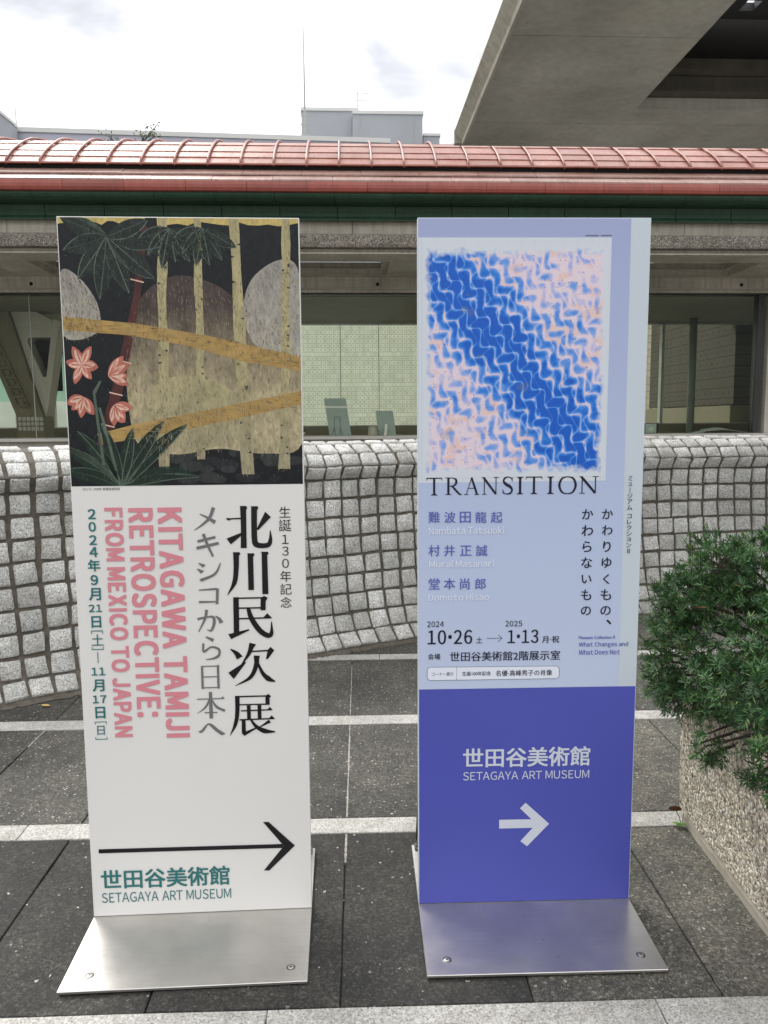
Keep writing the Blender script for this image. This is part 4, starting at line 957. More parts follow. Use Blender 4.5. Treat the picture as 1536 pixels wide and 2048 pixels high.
# hand-cut brush and serif letters: strokes (points, widths) and wedges (polygons) in a 0..100 box, y down
def sk_(pts, ws, sm=True): return ('s', pts, ws, sm)
def pg_(*p): return ('p', [(p[i], p[i + 1]) for i in range(0, len(p), 2)])
def uro(x, y, s_=7): return pg_(x - s_ * 1.3, y + 1, x - s_ * .35, y - s_, x + s_ * .55, y + 1)
HAND = {
 '北': [sk_([(2, 30), (33, 29)], [3, 3.5]), pg_(3, 27, 0, 30, 6, 34, 12, 31), sk_([(38, 1), (38, 50), (37, 99)], [13, 12, 13]), pg_(30, 0, 45, 0, 47, 5, 44, 10), pg_(34, 62, 0, 76, 9, 90, 34, 68),
        sk_([(62, 2), (61, 45), (61, 76), (64, 90), (76, 94), (91, 92), (96, 80), (96, 58)], [13, 12.5, 12.5, 13, 12, 11, 8, 1.5]), pg_(54, 1, 70, 1, 71, 6, 66, 12), pg_(86, 14, 98, 27, 70, 57, 66, 55)],
 '川': [sk_([(24, 1), (23, 38), (18, 70), (1, 99)], [14, 12, 11, 1]), pg_(16, 0, 32, 0, 34, 5, 28, 10), sk_([(57, 4), (57, 88)], [13, 13]), pg_(49, 3, 65, 3, 67, 8, 60, 13), sk_([(90, 1), (90, 98)], [13, 14]), pg_(81, 0, 98, 0, 100, 5, 92, 10)],
 '民': [sk_([(21, 1), (20, 92)], [12, 12]), sk_([(21, 3.5), (82, 3.5)], [3.5, 3.5]), sk_([(80, 4), (79, 33)], [11, 11]), pg_(76, 3, 82, -1, 90, 4, 85, 12), sk_([(21, 27), (80, 27)], [3.5, 3.5]), sk_([(21, 52), (97, 51)], [3.5, 3.5]), uro(92, 51, 11),
        pg_(2, 88, 8, 100, 48, 80, 47, 77), sk_([(47, 28), (52, 48), (62, 68), (74, 84), (88, 93), (96, 88), (97, 60)], [8, 11, 12, 12, 12, 9, 1.5])],
 '次': [sk_([(6, 13), (18, 23), (25, 34)], [2, 10, 14]), pg_(0, 68, 11, 83, 38, 45, 36, 43), sk_([(52, 1), (44, 25), (28, 50)], [12, 8, 1.5]), pg_(46, 0, 60, 3, 56, 10), sk_([(42, 20), (94, 18)], [3.5, 3.5]), pg_(84, 17, 90, 10, 98, 18, 84, 38, 80, 38),
        sk_([(60, 30), (59, 52), (46, 80), (14, 99)], [11, 10, 8, 1]), pg_(54, 29, 67, 30, 66, 37), sk_([(62, 45), (72, 70), (84, 84), (98, 91)], [4, 8, 12, 3])],
 '展': [sk_([(20, 4), (86, 4)], [3.5, 3.5]), sk_([(84, 4), (84, 26)], [9, 9]), pg_(80, 4, 86, -1, 92, 5, 88, 10), sk_([(19, 24), (84, 24)], [3.2, 3.2]), sk_([(19, 2), (18, 42), (13, 72), (1, 99)], [10, 9, 8, 1]),
        sk_([(43, 26), (43, 61)], [8, 8]), sk_([(66, 26), (66, 61)], [8, 8]), sk_([(26, 39), (93, 38)], [3.2, 3.2]), uro(91, 38, 7), sk_([(22, 61), (97, 60)], [3.4, 3.4]), uro(95, 60, 8), sk_([(31, 62), (31, 93)], [8, 9]), pg_(26, 94, 32, 101, 58, 84, 56, 81),
        sk_([(47, 62), (58, 78), (76, 90), (99, 93)], [4, 8, 12, 3]), sk_([(88, 66), (66, 80)], [8, 2])],
 'メ': [sk_([(88, 2), (70, 45), (38, 75), (2, 99)], [12, 10, 7, 2]), sk_([(28, 29), (60, 45), (93, 66)], [3, 8, 13])],
 'キ': [sk_([(6, 34), (85, 17)], [9, 8]), sk_([(1, 62), (99, 42)], [10, 9]), sk_([(32, 3), (50, 50), (72, 97)], [11, 9, 7])],
 'シ': [sk_([(8, 3), (30, 20)], [4, 15]), sk_([(1, 33), (22, 52)], [4, 15]), sk_([(98, 3), (72, 62), (12, 96)], [3, 9, 12])],
 'コ': [sk_([(4, 15), (90, 10)], [5, 10]), sk_([(91, 8), (87, 97)], [11, 9]), sk_([(3, 83), (92, 83)], [10, 6])],
 'か': [sk_([(3, 42), (45, 33), (66, 36), (67, 65), (55, 93), (40, 88)], [8, 6, 9, 9, 7, 2]), sk_([(40, 2), (33, 40), (6, 97)], [9, 8, 3]), sk_([(74, 30), (88, 42), (97, 60)], [4, 9, 13])],
 'ら': [sk_([(25, 3), (62, 18)], [5, 12]), sk_([(10, 30), (11, 64), (50, 46), (88, 56), (88, 80), (62, 93), (20, 98)], [9, 8, 6, 9, 10, 7, 2])],
 '日': [sk_([(8, 2), (8, 98)], [10, 11], False), sk_([(8, 4), (92, 4)], [4, 4], False), sk_([(92, 2), (92, 98)], [11, 11], False), pg_(86, 3, 93, -3, 101, 4, 96, 9), sk_([(8, 48), (92, 48)], [4, 4], False), sk_([(8, 93), (92, 93)], [4, 4], False)],
 '本': [sk_([(2, 27), (97, 26)], [3.6, 3.6], False), uro(95, 26, 8), sk_([(50, 1), (50, 99)], [10, 11], False), sk_([(47, 28), (30, 58), (1, 80)], [6, 6, 1]), sk_([(53, 28), (70, 56), (99, 72)], [3, 8, 8]), sk_([(27, 77), (72, 77)], [3.6, 3.6], False)],
 'へ': [sk_([(3, 68), (16, 54), (33, 16), (46, 12), (70, 52), (97, 88)], [12, 9, 6, 10, 13, 15])],
 'T': [sk_([(3, 4), (97, 4)], [6, 6], False), pg_(0, 22, 3, 1, 8, 5), pg_(100, 22, 97, 1, 92, 5), sk_([(50, 4), (50, 97)], [13, 13], False), sk_([(30, 98), (70, 98)], [4, 4], False), pg_(43, 90, 34, 98, 66, 98, 57, 90)],
 'I': [sk_([(50, 2), (50, 98)], [34, 34], False), sk_([(2, 2), (98, 2)], [4, 4], False), sk_([(2, 98), (98, 98)], [4, 4], False), pg_(30, 10, 10, 2, 90, 2, 70, 10), pg_(30, 90, 10, 98, 90, 98, 70, 90)],
 'R': [sk_([(20, 2), (20, 98)], [13, 13], False), sk_([(2, 98), (38, 98)], [4, 4], False), sk_([(2, 2), (30, 2)], [4, 4], False), sk_([(20, 4), (46, 4), (64, 13), (65, 32), (52, 47), (24, 50)], [5, 5, 12, 14, 8, 4]), sk_([(42, 50), (66, 76), (86, 96), (99, 98)], [10, 12, 10, 3])],
 'A': [sk_([(50, 2), (16, 96)], [4.5, 4.5], False), sk_([(49, 0), (86, 98)], [13, 13], False), sk_([(27, 62), (68, 62)], [4, 4], False), sk_([(1, 98), (30, 98)], [4, 4], False), sk_([(68, 98), (100, 98)], [4, 4], False)],
 'N': [sk_([(17, 2), (17, 97)], [5, 5], False), sk_([(12, 2), (84, 98)], [13, 12], False), sk_([(84, 3), (84, 98)], [5, 5], False), sk_([(2, 2), (18, 2)], [4, 4], False), sk_([(3, 98), (31, 98)], [4, 4], False), sk_([(70, 2), (99, 2)], [4, 4], False)],
 'S': [sk_([(86, 22), (78, 8), (50, 1.5), (20, 10), (14, 28), (34, 43), (68, 56), (86, 74), (74, 93), (42, 98.5), (16, 92), (8, 74)], [3, 6, 6, 12, 16, 18, 18, 16, 12, 6, 6, 3]), pg_(82, 4, 90, 4, 90, 26, 86, 26), pg_(4, 72, 8, 72, 14, 96, 6, 97)],
 'O': [sk_([(50, 2), (20, 12), (6, 50), (20, 88), (50, 98), (80, 88), (94, 50), (80, 12), (50, 2)], [5, 10, 13, 10, 5, 10, 13, 10, 5])],
}
def hand_mesh(ch):
    VV, FF = [], []; z = 0.0
    for it in HAND[ch]:
        z += 1.2e-5
        if it[0] == 'p':
            n0 = len(VV); VV += [(x, 100 - y, z) for x, y in it[1]]; FF.append(tuple(range(n0, n0 + len(it[1])))); continue
        _, pts, ws, sm = it
        if sm and len(pts) > 2:
            P3 = catmull([(x, y, 0) for x, y in pts], 8); W3 = list(np.interp(np.linspace(0, len(pts) - 1, len(P3)), range(len(pts)), ws))
        else: P3 = [Vector((x, y, 0)) for x, y in pts]; W3 = ws
        n0 = len(VV); closed = sm and pts[0] == pts[-1]
        for i, p in enumerate(P3):
            d = (P3[min(i + 1, len(P3) - 1)] - P3[max(i - 1, 0)])
            if closed and i in (0, len(P3) - 1): d = P3[1] - P3[-2]
            d.normalize(); q = Vector((-d.y, d.x, 0)) * W3[i] / 2 * (1.28 if ch in 'メキシコからへ' else 1.12 if ch in '日本' else 1.0)
            VV += [((p + q).x, 100 - (p + q).y, z), ((p - q).x, 100 - (p - q).y, z)]
        FF += [(n0 + 2 * i, n0 + 2 * i + 1, n0 + 2 * i + 3, n0 + 2 * i + 2) for i in range(len(P3) - 1)]
    V_ = np.array(VV); V_[:, :2] /= 100.0
    return V_, FF

# ================================================================== the two signs
SG = {'L': (-0.50939, 2.03218, 0.05539, -0.0044, 1.8653), 'R': (0.38978, 2.07221, 0.02846, -0.00579, 1.86735)}
WS = 0.6
def make_sign(k, label, board_mat):
    x, y, yaw, lean, h = SG[k]
    root = empty('exhibition_sign', (x, y, 0), yaw, label, 'sign', 'exhibition signs standing on the paving')
    def P(u, v, d=0.0): return Vector((u, v * math.sin(lean) - d * math.cos(lean), .012 + v * math.cos(lean) + d * math.sin(lean)))
    # base plate with a thin dark layer under it
    MB().cbox(-WS / 2, WS / 2, -.2883, .3117, .0045, .012, .0012).build('base_plate', M_STEEL, root)
    MB().box(-WS / 2 + .012, WS / 2 - .012, -.276, .300, .0, .004).build('dark_underlay', M_BLACKMETAL, root)
    sc = {'L': ((-.2385, -.2350), (.2562, -.2375)), 'R': ((-.2450, -.2330), (.2495, -.2335))}[k]
    for (sx, sy) in sc + ((-.24, .27), (.24, .27)):
        mb = MB(); lathe(mb, [(.0115, .0121), (.0112, .0126), (.0085, .0128)], 22, (sx, sy)); o = mb.build('screw', M_TUBE, root, True)
        mb = MB(); lathe(mb, [(.0075, .01285), (.0072, .0136), (.005, .0139)], 18, (sx, sy)); mb.build('screw_head', M_STEEL, o, True)
        MB().box(sx - .004, sx + .004, sy - .0009, sy + .0009, .01395, .0141).box(sx - .0009, sx + .0009, sy - .004, sy + .004, .01396, .0142).build('screw_slot', M_DARK, o)
    # board: a boxed panel with slightly rounded edges
    bm = bmesh.new(); bmesh.ops.create_cube(bm, size=1)
    for v in bm.verts:
        u = v.co.x * WS; d = -.0125 + (-v.co.y) * .025; vv = (v.co.z + .5) * h; v.co = P(u, max(vv, .001), d)
    bmesh.ops.bevel(bm, geom=bm.edges[:], offset=.0016, segments=2, affect='EDGES', profile=.6)
    me_ = bpy.data.meshes.new('board'); bm.to_mesh(me_); bm.free(); me_.materials.append(board_mat)
    bd = bpy.data.objects.new('board', me_); COL.objects.link(bd); bd.parent = root
    for s_ in (-1, 1):
        mb = MB(); mb.tube([(s_ * .280, .292, .016), (s_ * .280, .282, .06), (s_ * .280, .035, .62)], .0085, 10); mb.build('back_strut', M_TUBE, root, True)
        MB().cbox(s_ * .280 - .012, s_ * .280 + .012, .276, .306, .0122, .022, .002).build('strut_foot', M_TUBE, root)
    MB().cbox(-.27, .27, .0265, .045, .60, .625, .002).build('cross_rail', M_TUBE, root)
    return root, P, bd
LSIGN, PL, LB = make_sign('L', 'tall white exhibition sign with dark painting, pink and teal lettering and long black arrow', M_BOARD)
RSIGN, PR, RB = make_sign('R', 'tall pale blue exhibition sign with blue wavy artwork and violet base panel with white arrow', M_STRIPP)
PF = {'L': PL, 'R': PR}; BD = {'L': LB, 'R': RB}
def flat(k, name, poly, mat, d, parent=None):
    n = len(poly); th = .0002
    o = mesh_obj(name, [PF[k](u, v, d) for u, v in poly], [tuple(range(n))[::-1]], mat, parent or BD[k]); return o
def ensure_front(o):
    return o
HH = SG['R'][4]; e_ = .0022
flat('R', 'blue_print', [(-.3 + e_, .6275), (.2511, .6275), (.2479, HH - e_), (-.3 + e_, HH - e_)], M_BLUE, .0004)
flat('R', 'violet_print', [(-.3 + e_, .002), (.3 - e_, .002), (.3 - e_, .6266), (-.3 + e_, .6268)], M_PURPLE, .0005)
flat('R', 'artwork_paper', [(-.3 + e_, 1.1918), (.1994, 1.1938), (.1987, 1.8182), (-.3 + e_, 1.8182)], M_PAPER, .0006)

# ---- wavy blue artwork: plain stand-in pattern of crossing waves
m, t, b = newmat('wavy_blue_artwork_print')
gen = N(t, 'ShaderNodeTexCoord').outputs['Generated']; s_ = N(t, 'ShaderNodeSeparateXYZ'); L(t, gen, s_.inputs[0]); x_, y_ = s_.outputs[0], s_.outputs[2]
wob = noise(t, gen, 3.0, 2); wb = mth(t, 'MULTIPLY', mth(t, 'SUBTRACT', wob, .5), .35)
p_ = mth(t, 'ADD', mth(t, 'MULTIPLY', x_, .76), mth(t, 'MULTIPLY', y_, .74)); q_ = mth(t, 'SUBTRACT', mth(t, 'MULTIPLY', x_, .70), mth(t, 'MULTIPLY', y_, .72))
ph1 = mth(t, 'ADD', mth(t, 'ADD', mth(t, 'MULTIPLY', p_, 14.5), wb), mth(t, 'MULTIPLY', mth(t, 'SINE', mth(t, 'MULTIPLY', q_, 58.0)), .33))
ph2 = mth(t, 'ADD', mth(t, 'MULTIPLY', x_, 14.5), mth(t, 'MULTIPLY', mth(t, 'SINE', mth(t, 'ADD', mth(t, 'MULTIPLY', y_, 62.0), mth(t, 'MULTIPLY', x_, 20.0))), .26))
def ridge(ph): return mth(t, 'ABSOLUTE', mth(t, 'SUBTRACT', mth(t, 'FRACT', ph), 0.5))   # 0.5 on the line
r1, r2 = ridge(ph1), ridge(ph2)
g_ = mth(t, 'SUBTRACT', p_, .755); env = mth(t, 'POWER', 2.718, mth(t, 'MULTIPLY', mth(t, 'MULTIPLY', g_, g_), -20.0))
nz_ = noise(t, gen, 6.5, 3, .6); nz2 = noise(t, gen, 17, 2, .5)
blue = mth(t, 'ADD', mth(t, 'MULTIPLY', env, .92), mth(t, 'MULTIPLY', mth(t, 'SUBTRACT', nz_, .42), 1.5))
blue = mth(t, 'ADD', blue, mth(t, 'MULTIPLY', mth(t, 'SUBTRACT', nz2, .45), .7))
blue = mth(t, 'SUBTRACT', mth(t, 'ADD', blue, .22), mth(t, 'MULTIPLY', mth(t, 'POWER', mth(t, 'MULTIPLY', r1, 2.0), 2.6), .74)); blue = mth(t, 'SUBTRACT', blue, mth(t, 'MULTIPLY', mth(t, 'POWER', mth(t, 'MULTIPLY', r2, 2.0), 4.0), .44), clamp=True)
c = ramp(t, blue, [(0.02, srgb(226, 208, 216)), (0.25, srgb(196, 190, 222)), (0.5, srgb(118, 160, 226)), (0.78, srgb(40, 122, 214)), (1.0, srgb(20, 92, 194))])
peach = mth(t, 'MULTIPLY', mth(t, 'GREATER_THAN', noise(t, gen, 9, 3), .56), mth(t, 'SUBTRACT', 1.0, mth(t, 'MULTIPLY', blue, 2.0), clamp=True))
c = mixc(t, mth(t, 'MULTIPLY', peach, .55), c, srgb(232, 186, 160))
grn = mth(t, 'MULTIPLY', mth(t, 'GREATER_THAN', noise(t, mixc(t, 1.0, gen, (0.37, 0.1, 0.7), 'ADD'), 7, 2), .68), .3)
c = mixc(t, grn, c, srgb(110, 116, 128))
ln1 = mth(t, 'GREATER_THAN', r1, .486); c = mixc(t, mth(t, 'MULTIPLY', ln1, .35), c, srgb(176, 198, 236)); ln2 = mth(t, 'GREATER_THAN', r2, .488); c = mixc(t, mth(t, 'MULTIPLY', ln2, .35), c, srgb(170, 196, 236))
vd = N(t, 'ShaderNodeTexVoronoi', i_Scale=64); L(t, gen, vd.inputs['Vector']); sv_ = N(t, 'ShaderNodeSeparateColor'); L(t, vd.outputs['Color'], sv_.inputs[0])
dot = mth(t, 'MULTIPLY', mth(t, 'LESS_THAN', vd.outputs['Distance'], .20), mth(t, 'GREATER_THAN', mth(t, 'ADD', sv_.outputs[0], mth(t, 'MULTIPLY', nz_, .5)), 1.02))
c = mixc(t, mth(t, 'MULTIPLY', dot, .85), c, srgb(44, 44, 84))
ex = mth(t, 'MINIMUM', mth(t, 'MINIMUM', x_, mth(t, 'SUBTRACT', 1.0, x_)), mth(t, 'MINIMUM', y_, mth(t, 'SUBTRACT', 1.0, y_)))
ed = mth(t, 'DIVIDE', mth(t, 'SUBTRACT', mth(t, 'ADD', ex, mth(t, 'MULTIPLY', mth(t, 'SUBTRACT', nz2, .5), .07)), .022), .03, clamp=True)
c = mixc(t, mth(t, 'SUBTRACT', 1.0, ed), c, srgb(208, 214, 222))
L(t, c, b.inputs['Base Color']); b.inputs['Roughness'].default_value = .42; b.inputs['Specular IOR Level'].default_value = .35
M_WAVE = m
flat('R', 'wavy_artwork', [(-.289, 1.205), (.196, 1.205), (.194, 1.803), (-.288, 1.803)], M_WAVE, .0009)
mb = MB()      # faint pencil grid on the artwork paper
for i in range(14):
    u = -.29 + i * .0365; mb.add([PR(u, 1.195, .0008), PR(u + .0006, 1.195, .0008), PR(u + .0006, 1.815, .0008), PR(u, 1.815, .0008)], [(3, 2, 1, 0)])
mb.build('pencil_grid', printed('pencil_line', srgb(186, 192, 204)), RB)

# ---- dark painting on the white sign: plain garden still life stand-in
def art_mat(name, col, var=.35, sc=60, stretch=(1, 1, .35), col2=None, z0=0, z1=1):
    m, t, b = newmat(name); p = pos(t, stretch)
    base = col
    if col2:
        s_ = N(t, 'ShaderNodeSeparateXYZ'); L(t, pos(t), s_.inputs[0]); f = mth(t, 'DIVIDE', mth(t, 'SUBTRACT', mth(t, 'ADD', s_.outputs[2], mth(t, 'MULTIPLY', noise(t, pos(t), 14, 3), .06)), z0 + .03), z1 - z0, clamp=True)
        base = ramp(t, f, [(0, col2), (1, col)])
    n_ = noise(t, p, sc, 5, .75); n2 = noise(t, pos(t, (1, 1, .5)), sc * .3, 4, .6)
    c = mixc(t, 1.0, base, ramp(t, n_, [(0.32, (1 - var,) * 3), (0.68, (1 + var,) * 3)]), 'MULTIPLY'); c = mixc(t, 1.0, c, ramp(t, n2, [(0.3, (1 - var * .7,) * 3), (0.7, (1 + var * .7,) * 3)]), 'MULTIPLY')
    L(t, c, b.inputs['Base Color']); b.inputs['Roughness'].default_value = .42; b.inputs['Specular IOR Level'].default_value = .3; return m
AM = dict(bg=art_mat('art_night', srgb(20, 24, 28), .5, 240), straw=art_mat('art_straw', srgb(190, 170, 104), .2, 200), cob=art_mat('art_cobble', srgb(50, 52, 52), .4, 120),
     cream=art_mat('art_cream', srgb(168, 158, 118), .22, 90, col2=srgb(150, 142, 118), z0=1.2, z1=1.5), brown=art_mat('art_brown', srgb(74, 62, 58), .35, 110, col2=srgb(168, 156, 124), z0=1.42, z1=1.66), hill=art_mat('art_pale_boulder', srgb(140, 136, 132), .22, 120, col2=srgb(172, 166, 150), z0=1.45, z1=1.85),
     ochre=art_mat('art_ochre', srgb(168, 138, 82), .18, 70, (.25, .25, 1)), cane=art_mat('art_cane', srgb(74, 40, 38), .3, 80), green=art_mat('art_dark_leaf', srgb(36, 44, 40), .45, 170), green2=art_mat('art_blade_leaf', srgb(28, 44, 36), .4, 120), vein=art_mat('art_leaf_vein', srgb(84, 98, 86), .3, 90),
     coral=art_mat('art_coral', srgb(176, 104, 90), .2, 120), petal=art_mat('art_petal', srgb(214, 176, 156), .15, 120), dkcob=art_mat('art_dim_cobble', srgb(36, 39, 40), .4, 120))
AX0, AX1, AY0, AY1 = -.3 + .0025, .3 - .0025, 1.1925, 1.8653 - .0025
art = []
def A(mat, pts, z, smooth_=0):
    pts = [(x, y, 0) for x, y in pts]
    if smooth_:
        ext = pts + [pts[0]]; cm = []
        n = len(pts)
        for i in range(n):
            a, b_, c_, d = [Vector(pts[(i + j) % n]) for j in (-1, 0, 1, 2)]
            for q in range(smooth_):
                t_ = q / smooth_; cm.append(0.5 * ((2 * b_) + (c_ - a) * t_ + (2 * a - 5 * b_ + 4 * c_ - d) * t_ * t_ + (3 * b_ - a - 3 * c_ + d) * t_ ** 3))
        pts = cm
    art.append((mat, [(min(100, max(0, p[0])), min(100, max(0, p[1]))) for p in pts], z))
def leafshape(mat, x, y, ang, ln, wd, z, vein=True, bend=0):
    a = R(ang); L_, Rr = [], []
    for i in range(9):
        f = i / 8; w_ = wd * math.sin(math.pi * min(1, f * .96 + .03)) ** .8 / 2; aa = a + R(bend) * f
        cx = x + ln * f * math.cos(a + R(bend) * f * .5); cy = y + ln * f * math.sin(a + R(bend) * f * .5)
        L_.append((cx - math.sin(aa) * w_, cy + math.cos(aa) * w_)); Rr.append((cx + math.sin(aa) * w_, cy - math.cos(aa) * w_))
    A(mat, L_ + Rr[::-1], z)
    if vein:
        A('vein', [((L_[i][0] + Rr[i][0]) / 2 - .22, (L_[i][1] + Rr[i][1]) / 2) for i in range(9)] + [((L_[i][0] + Rr[i][0]) / 2 + .22, (L_[i][1] + Rr[i][1]) / 2) for i in range(8, -1, -1)], z + .3)
        A('vein', L_ + [(px_ + .35, py_ + .3) for px_, py_ in L_[::-1]], z + .3)
A('bg', [(0, 0), (100, 0), (100, 100), (0, 100)], 0)
rg = random.Random(3)
for (a, b_) in ((0, 36), (41, 100)):
    up_ = [(a, 0), (b_, 0)]; lowr = [(b_ - (b_ - a) * i / 14, 1.2 + rg.uniform(0, 1.8)) for i in range(15)]; A('straw', up_ + lowr, 1)
for i in range(34):
    x = rg.uniform(28, 98); y = rg.uniform(83, 98); w_ = rg.uniform(2.5, 5.5); A('cob' if rg.random() < .5 else 'dkcob', [(x + w_ * math.cos(q) , y + w_ * .42 * math.sin(q)) for q in np.linspace(0, 6.28, 13)[:-1]], 1 + i * .05)
# pale standing trunks
for (x0, x2, yb, w0, w1) in ((43, 40, 93, 3.4, 5), (58, 56, 90, 2.8, 4.2), (73, 76, 96, 3.8, 5.6), (95, 92, 94, 3, 4.6)):
    n_ = 10; lf = [(x0 + (x2 - x0) * i / n_ + rg.uniform(-.5, .5) - (w0 + (w1 - w0) * i / n_) / 2, yb * i / n_) for i in range(n_ + 1)]; rt_ = [(x0 + (x2 - x0) * i / n_ + rg.uniform(-.5, .5) + (w0 + (w1 - w0) * i / n_) / 2, yb * i / n_) for i in range(n_, -1, -1)]
    A('cream', lf + rt_, 7.6)
    for q in range(13):
        yy = rg.uniform(3, yb - 3); xx = x0 + (x2 - x0) * yy / yb; s1 = rg.choice((-1, 1)); A('cob', [(xx + s1 * w0 * .1, yy), (xx + s1 * w0 * .55, yy - .5), (xx + s1 * w0 * .55, yy + .5)], 7.9)
# rounded brown boulder mass, pale boulder in front of it
A('brown', [(26, 44), (34, 28), (48, 21), (64, 24), (78, 33), (92, 42), (100, 52), (100, 84), (84, 88), (64, 86), (44, 88), (28, 82)], 6, 6)
A('cream', [(34, 66), (48, 58), (66, 62), (78, 70), (72, 82), (54, 86), (38, 82)], 6.5, 6)
A('hill', [(76, 34), (80, 22), (92, 15), (100, 20), (100, 50), (90, 52), (80, 46)], 7, 6)
A('hill', [(0, 20), (8, 22), (15, 32), (14, 42), (0, 43)], 7, 6)
# two slanting rails and a red cane
A('cane', [(34, 3), (37, 3), (33, 28), (25, 60), (15, 88), (10, 88), (21, 58), (30, 28)], 8)
for (x, y) in ((32, 22), (29, 40), (25.4, 52), (21, 64), (17, 76)): A('petal', [(x - 3, y), (x + 2.6, y + 1.2), (x + 2.5, y + 1.7), (x - 3, y + .5)], 8.4)
A('ochre', [(0, 36), (30, 38.5), (60, 43), (100, 51), (100, 56.5), (76, 53), (50, 46.5), (28, 43), (0, 41)], 9)
A('ochre', [(12, 80), (30, 76), (60, 71), (100, 64), (100, 69), (70, 75), (40, 80), (14, 84)], 9)
for ang, ln, wd in ((200, 20, 7), (165, 19, 7), (130, 20, 7.5), (100, 23, 8), (68, 22, 8), (38, 24, 8.5), (5, 24, 7), (-20, 18, 6)): leafshape('green', 20, 7, ang, ln, wd, 10 + rg.random())
for cx, cy in ((46, 4), (60, 4)):
    for ang in (165, 135, 105, 80, 55, 25): leafshape('green', cx, cy, ang, rg.uniform(11, 15), 5, 10 + rg.random())
for ang, ln, bend in ((-80, 24, 10), (-62, 32, 18), (-48, 38, 16), (-30, 34, 45), (-100, 26, -12), (-118, 28, -20), (-135, 30, -24), (-150, 26, -30), (-20, 24, 60)): leafshape('green2', 21, 101, ang, ln, 5.5, 12 + rg.random(), True, bend)
A('vein', [(13, 70), (14.2, 70), (20, 94), (18.8, 94)], 13.5)
A('vein', [(13.5, 92), (12, 76), (11, 64), (14, 60), (15, 60), (12.2, 65), (13.2, 76), (14.8, 92)], 13.4)
for (cx, cy, s0, a0, nf, sq) in ((7, 54, 7.6, 5, 6, 60), (18, 58, 9.5, -55, 4, 26), (7, 66, 8.0, 70, 4, 30), (20, 69, 8.6, 20, 4, 28)):
    for i in range(nf):
        an = a0 + i * sq + rg.uniform(-6, 6); l_ = s0 * rg.uniform(.85, 1.1)
        leafshape('coral', cx, cy, an, l_, rg.uniform(3.2, 4.4), 14 + .4 * i, False, rg.uniform(-20, 20)); leafshape('petal', cx, cy, an + rg.uniform(-4, 4), l_ * .82, rg.uniform(1.8, 2.6), 16 + .1 * i, False)
        for q in range(3): leafshape('coral', cx, cy, an + rg.uniform(-9, 9), l_ * .7, .35, 17 + .1 * q, False)
# fine brush and scratch strokes that follow the forms
def inpoly(x, y, P_):
    c_ = False; n = len(P_); j = n - 1
    for i in range(n):
        if (P_[i][1] > y) != (P_[j][1] > y) and x < (P_[j][0] - P_[i][0]) * (y - P_[i][1]) / (P_[j][1] - P_[i][1]) + P_[i][0]: c_ = not c_
        j = i
    return c_
def strokes(mats, poly_, n, ang, ln, wd, z, spread=14):
    xs = [p[0] for p in poly_]; ys_ = [p[1] for p in poly_]; k_ = 0
    while k_ < n:
        x = rg.uniform(min(xs), max(xs)); y = rg.uniform(min(ys_), max(ys_)); k_ += 1
        if not inpoly(x, y, poly_): continue
        a = R(ang + rg.gauss(0, spread)); l_ = ln * rg.uniform(.4, 1.2); w_ = wd * rg.uniform(.5, 1.2); dx, dy = math.cos(a) * l_, math.sin(a) * l_; nx_, ny_ = -math.sin(a) * w_, math.cos(a) * w_
        A(rg.choice(mats), [(x, y), (x + dx * .5 + nx_, y + dy * .5 + ny_), (x + dx, y + dy), (x + dx * .5 - nx_, y + dy * .5 - ny_)], z)
base_art = list(art)
for mt_, pts, z in base_art:
    area = (max(p[0] for p in pts) - min(p[0] for p in pts)) * (max(p[1] for p in pts) - min(p[1] for p in pts))
    if mt_ == 'bg': strokes(['vein', 'green', 'dkcob'], pts, 700, 65, 1.6, .09, .5, 40)
    elif mt_ == 'brown' and area > 500: strokes(['hill', 'brown', 'cob', 'cream'], pts, 2600, 80, 2.2, .07, z + .3)
    elif mt_ == 'hill' and area > 100: strokes(['cream', 'cob', 'brown'], pts, 700, 75, 1.8, .06, z + .3)
    elif mt_ == 'cream' and area > 100: strokes(['hill', 'brown', 'straw', 'cob'], pts, 600, 86, 2.0, .06, z + .2)
    elif mt_ == 'ochre': strokes(['straw', 'brown', 'cane'], pts, 500, 6, 4, .06, z + .3, 4)
    elif mt_ == 'green' and area > 60: strokes(['vein', 'bg', 'green2'], pts, 60, 60, 2.4, .10, z + .45, 35)
    elif mt_ == 'green2' and area > 60: strokes(['vein', 'bg'], pts, 30, -60, 3.2, .09, z + .45, 20)
mats_ = list(AM); vv, ff, mi = [], [], []
for mt_, pts, z in art:
    n0 = len(vv); vv += [PL(AX0 + (AX1 - AX0) * x / 100, AY1 - (AY1 - AY0) * y / 100, .0004 + z * .00003 + len(ff) * 2e-7) for x, y in pts]; ff.append(tuple(range(n0, n0 + len(pts)))); mi.append(mats_.index(mt_))
me_ = bpy.data.meshes.new('painting_print'); me_.from_pydata([tuple(v) for v in vv], [], ff)
for k_ in mats_: me_.materials.append(AM[k_])
me_.polygons.foreach_set('material_index', mi); me_.update()
bm = bmesh.new(); bm.from_mesh(me_); bmesh.ops.triangulate(bm, faces=bm.faces[:]); bm.to_mesh(me_); bm.free()
o = bpy.data.objects.new('painting_print', me_); COL.objects.link(o); o.parent = LB; tag(o, kind='stuff')

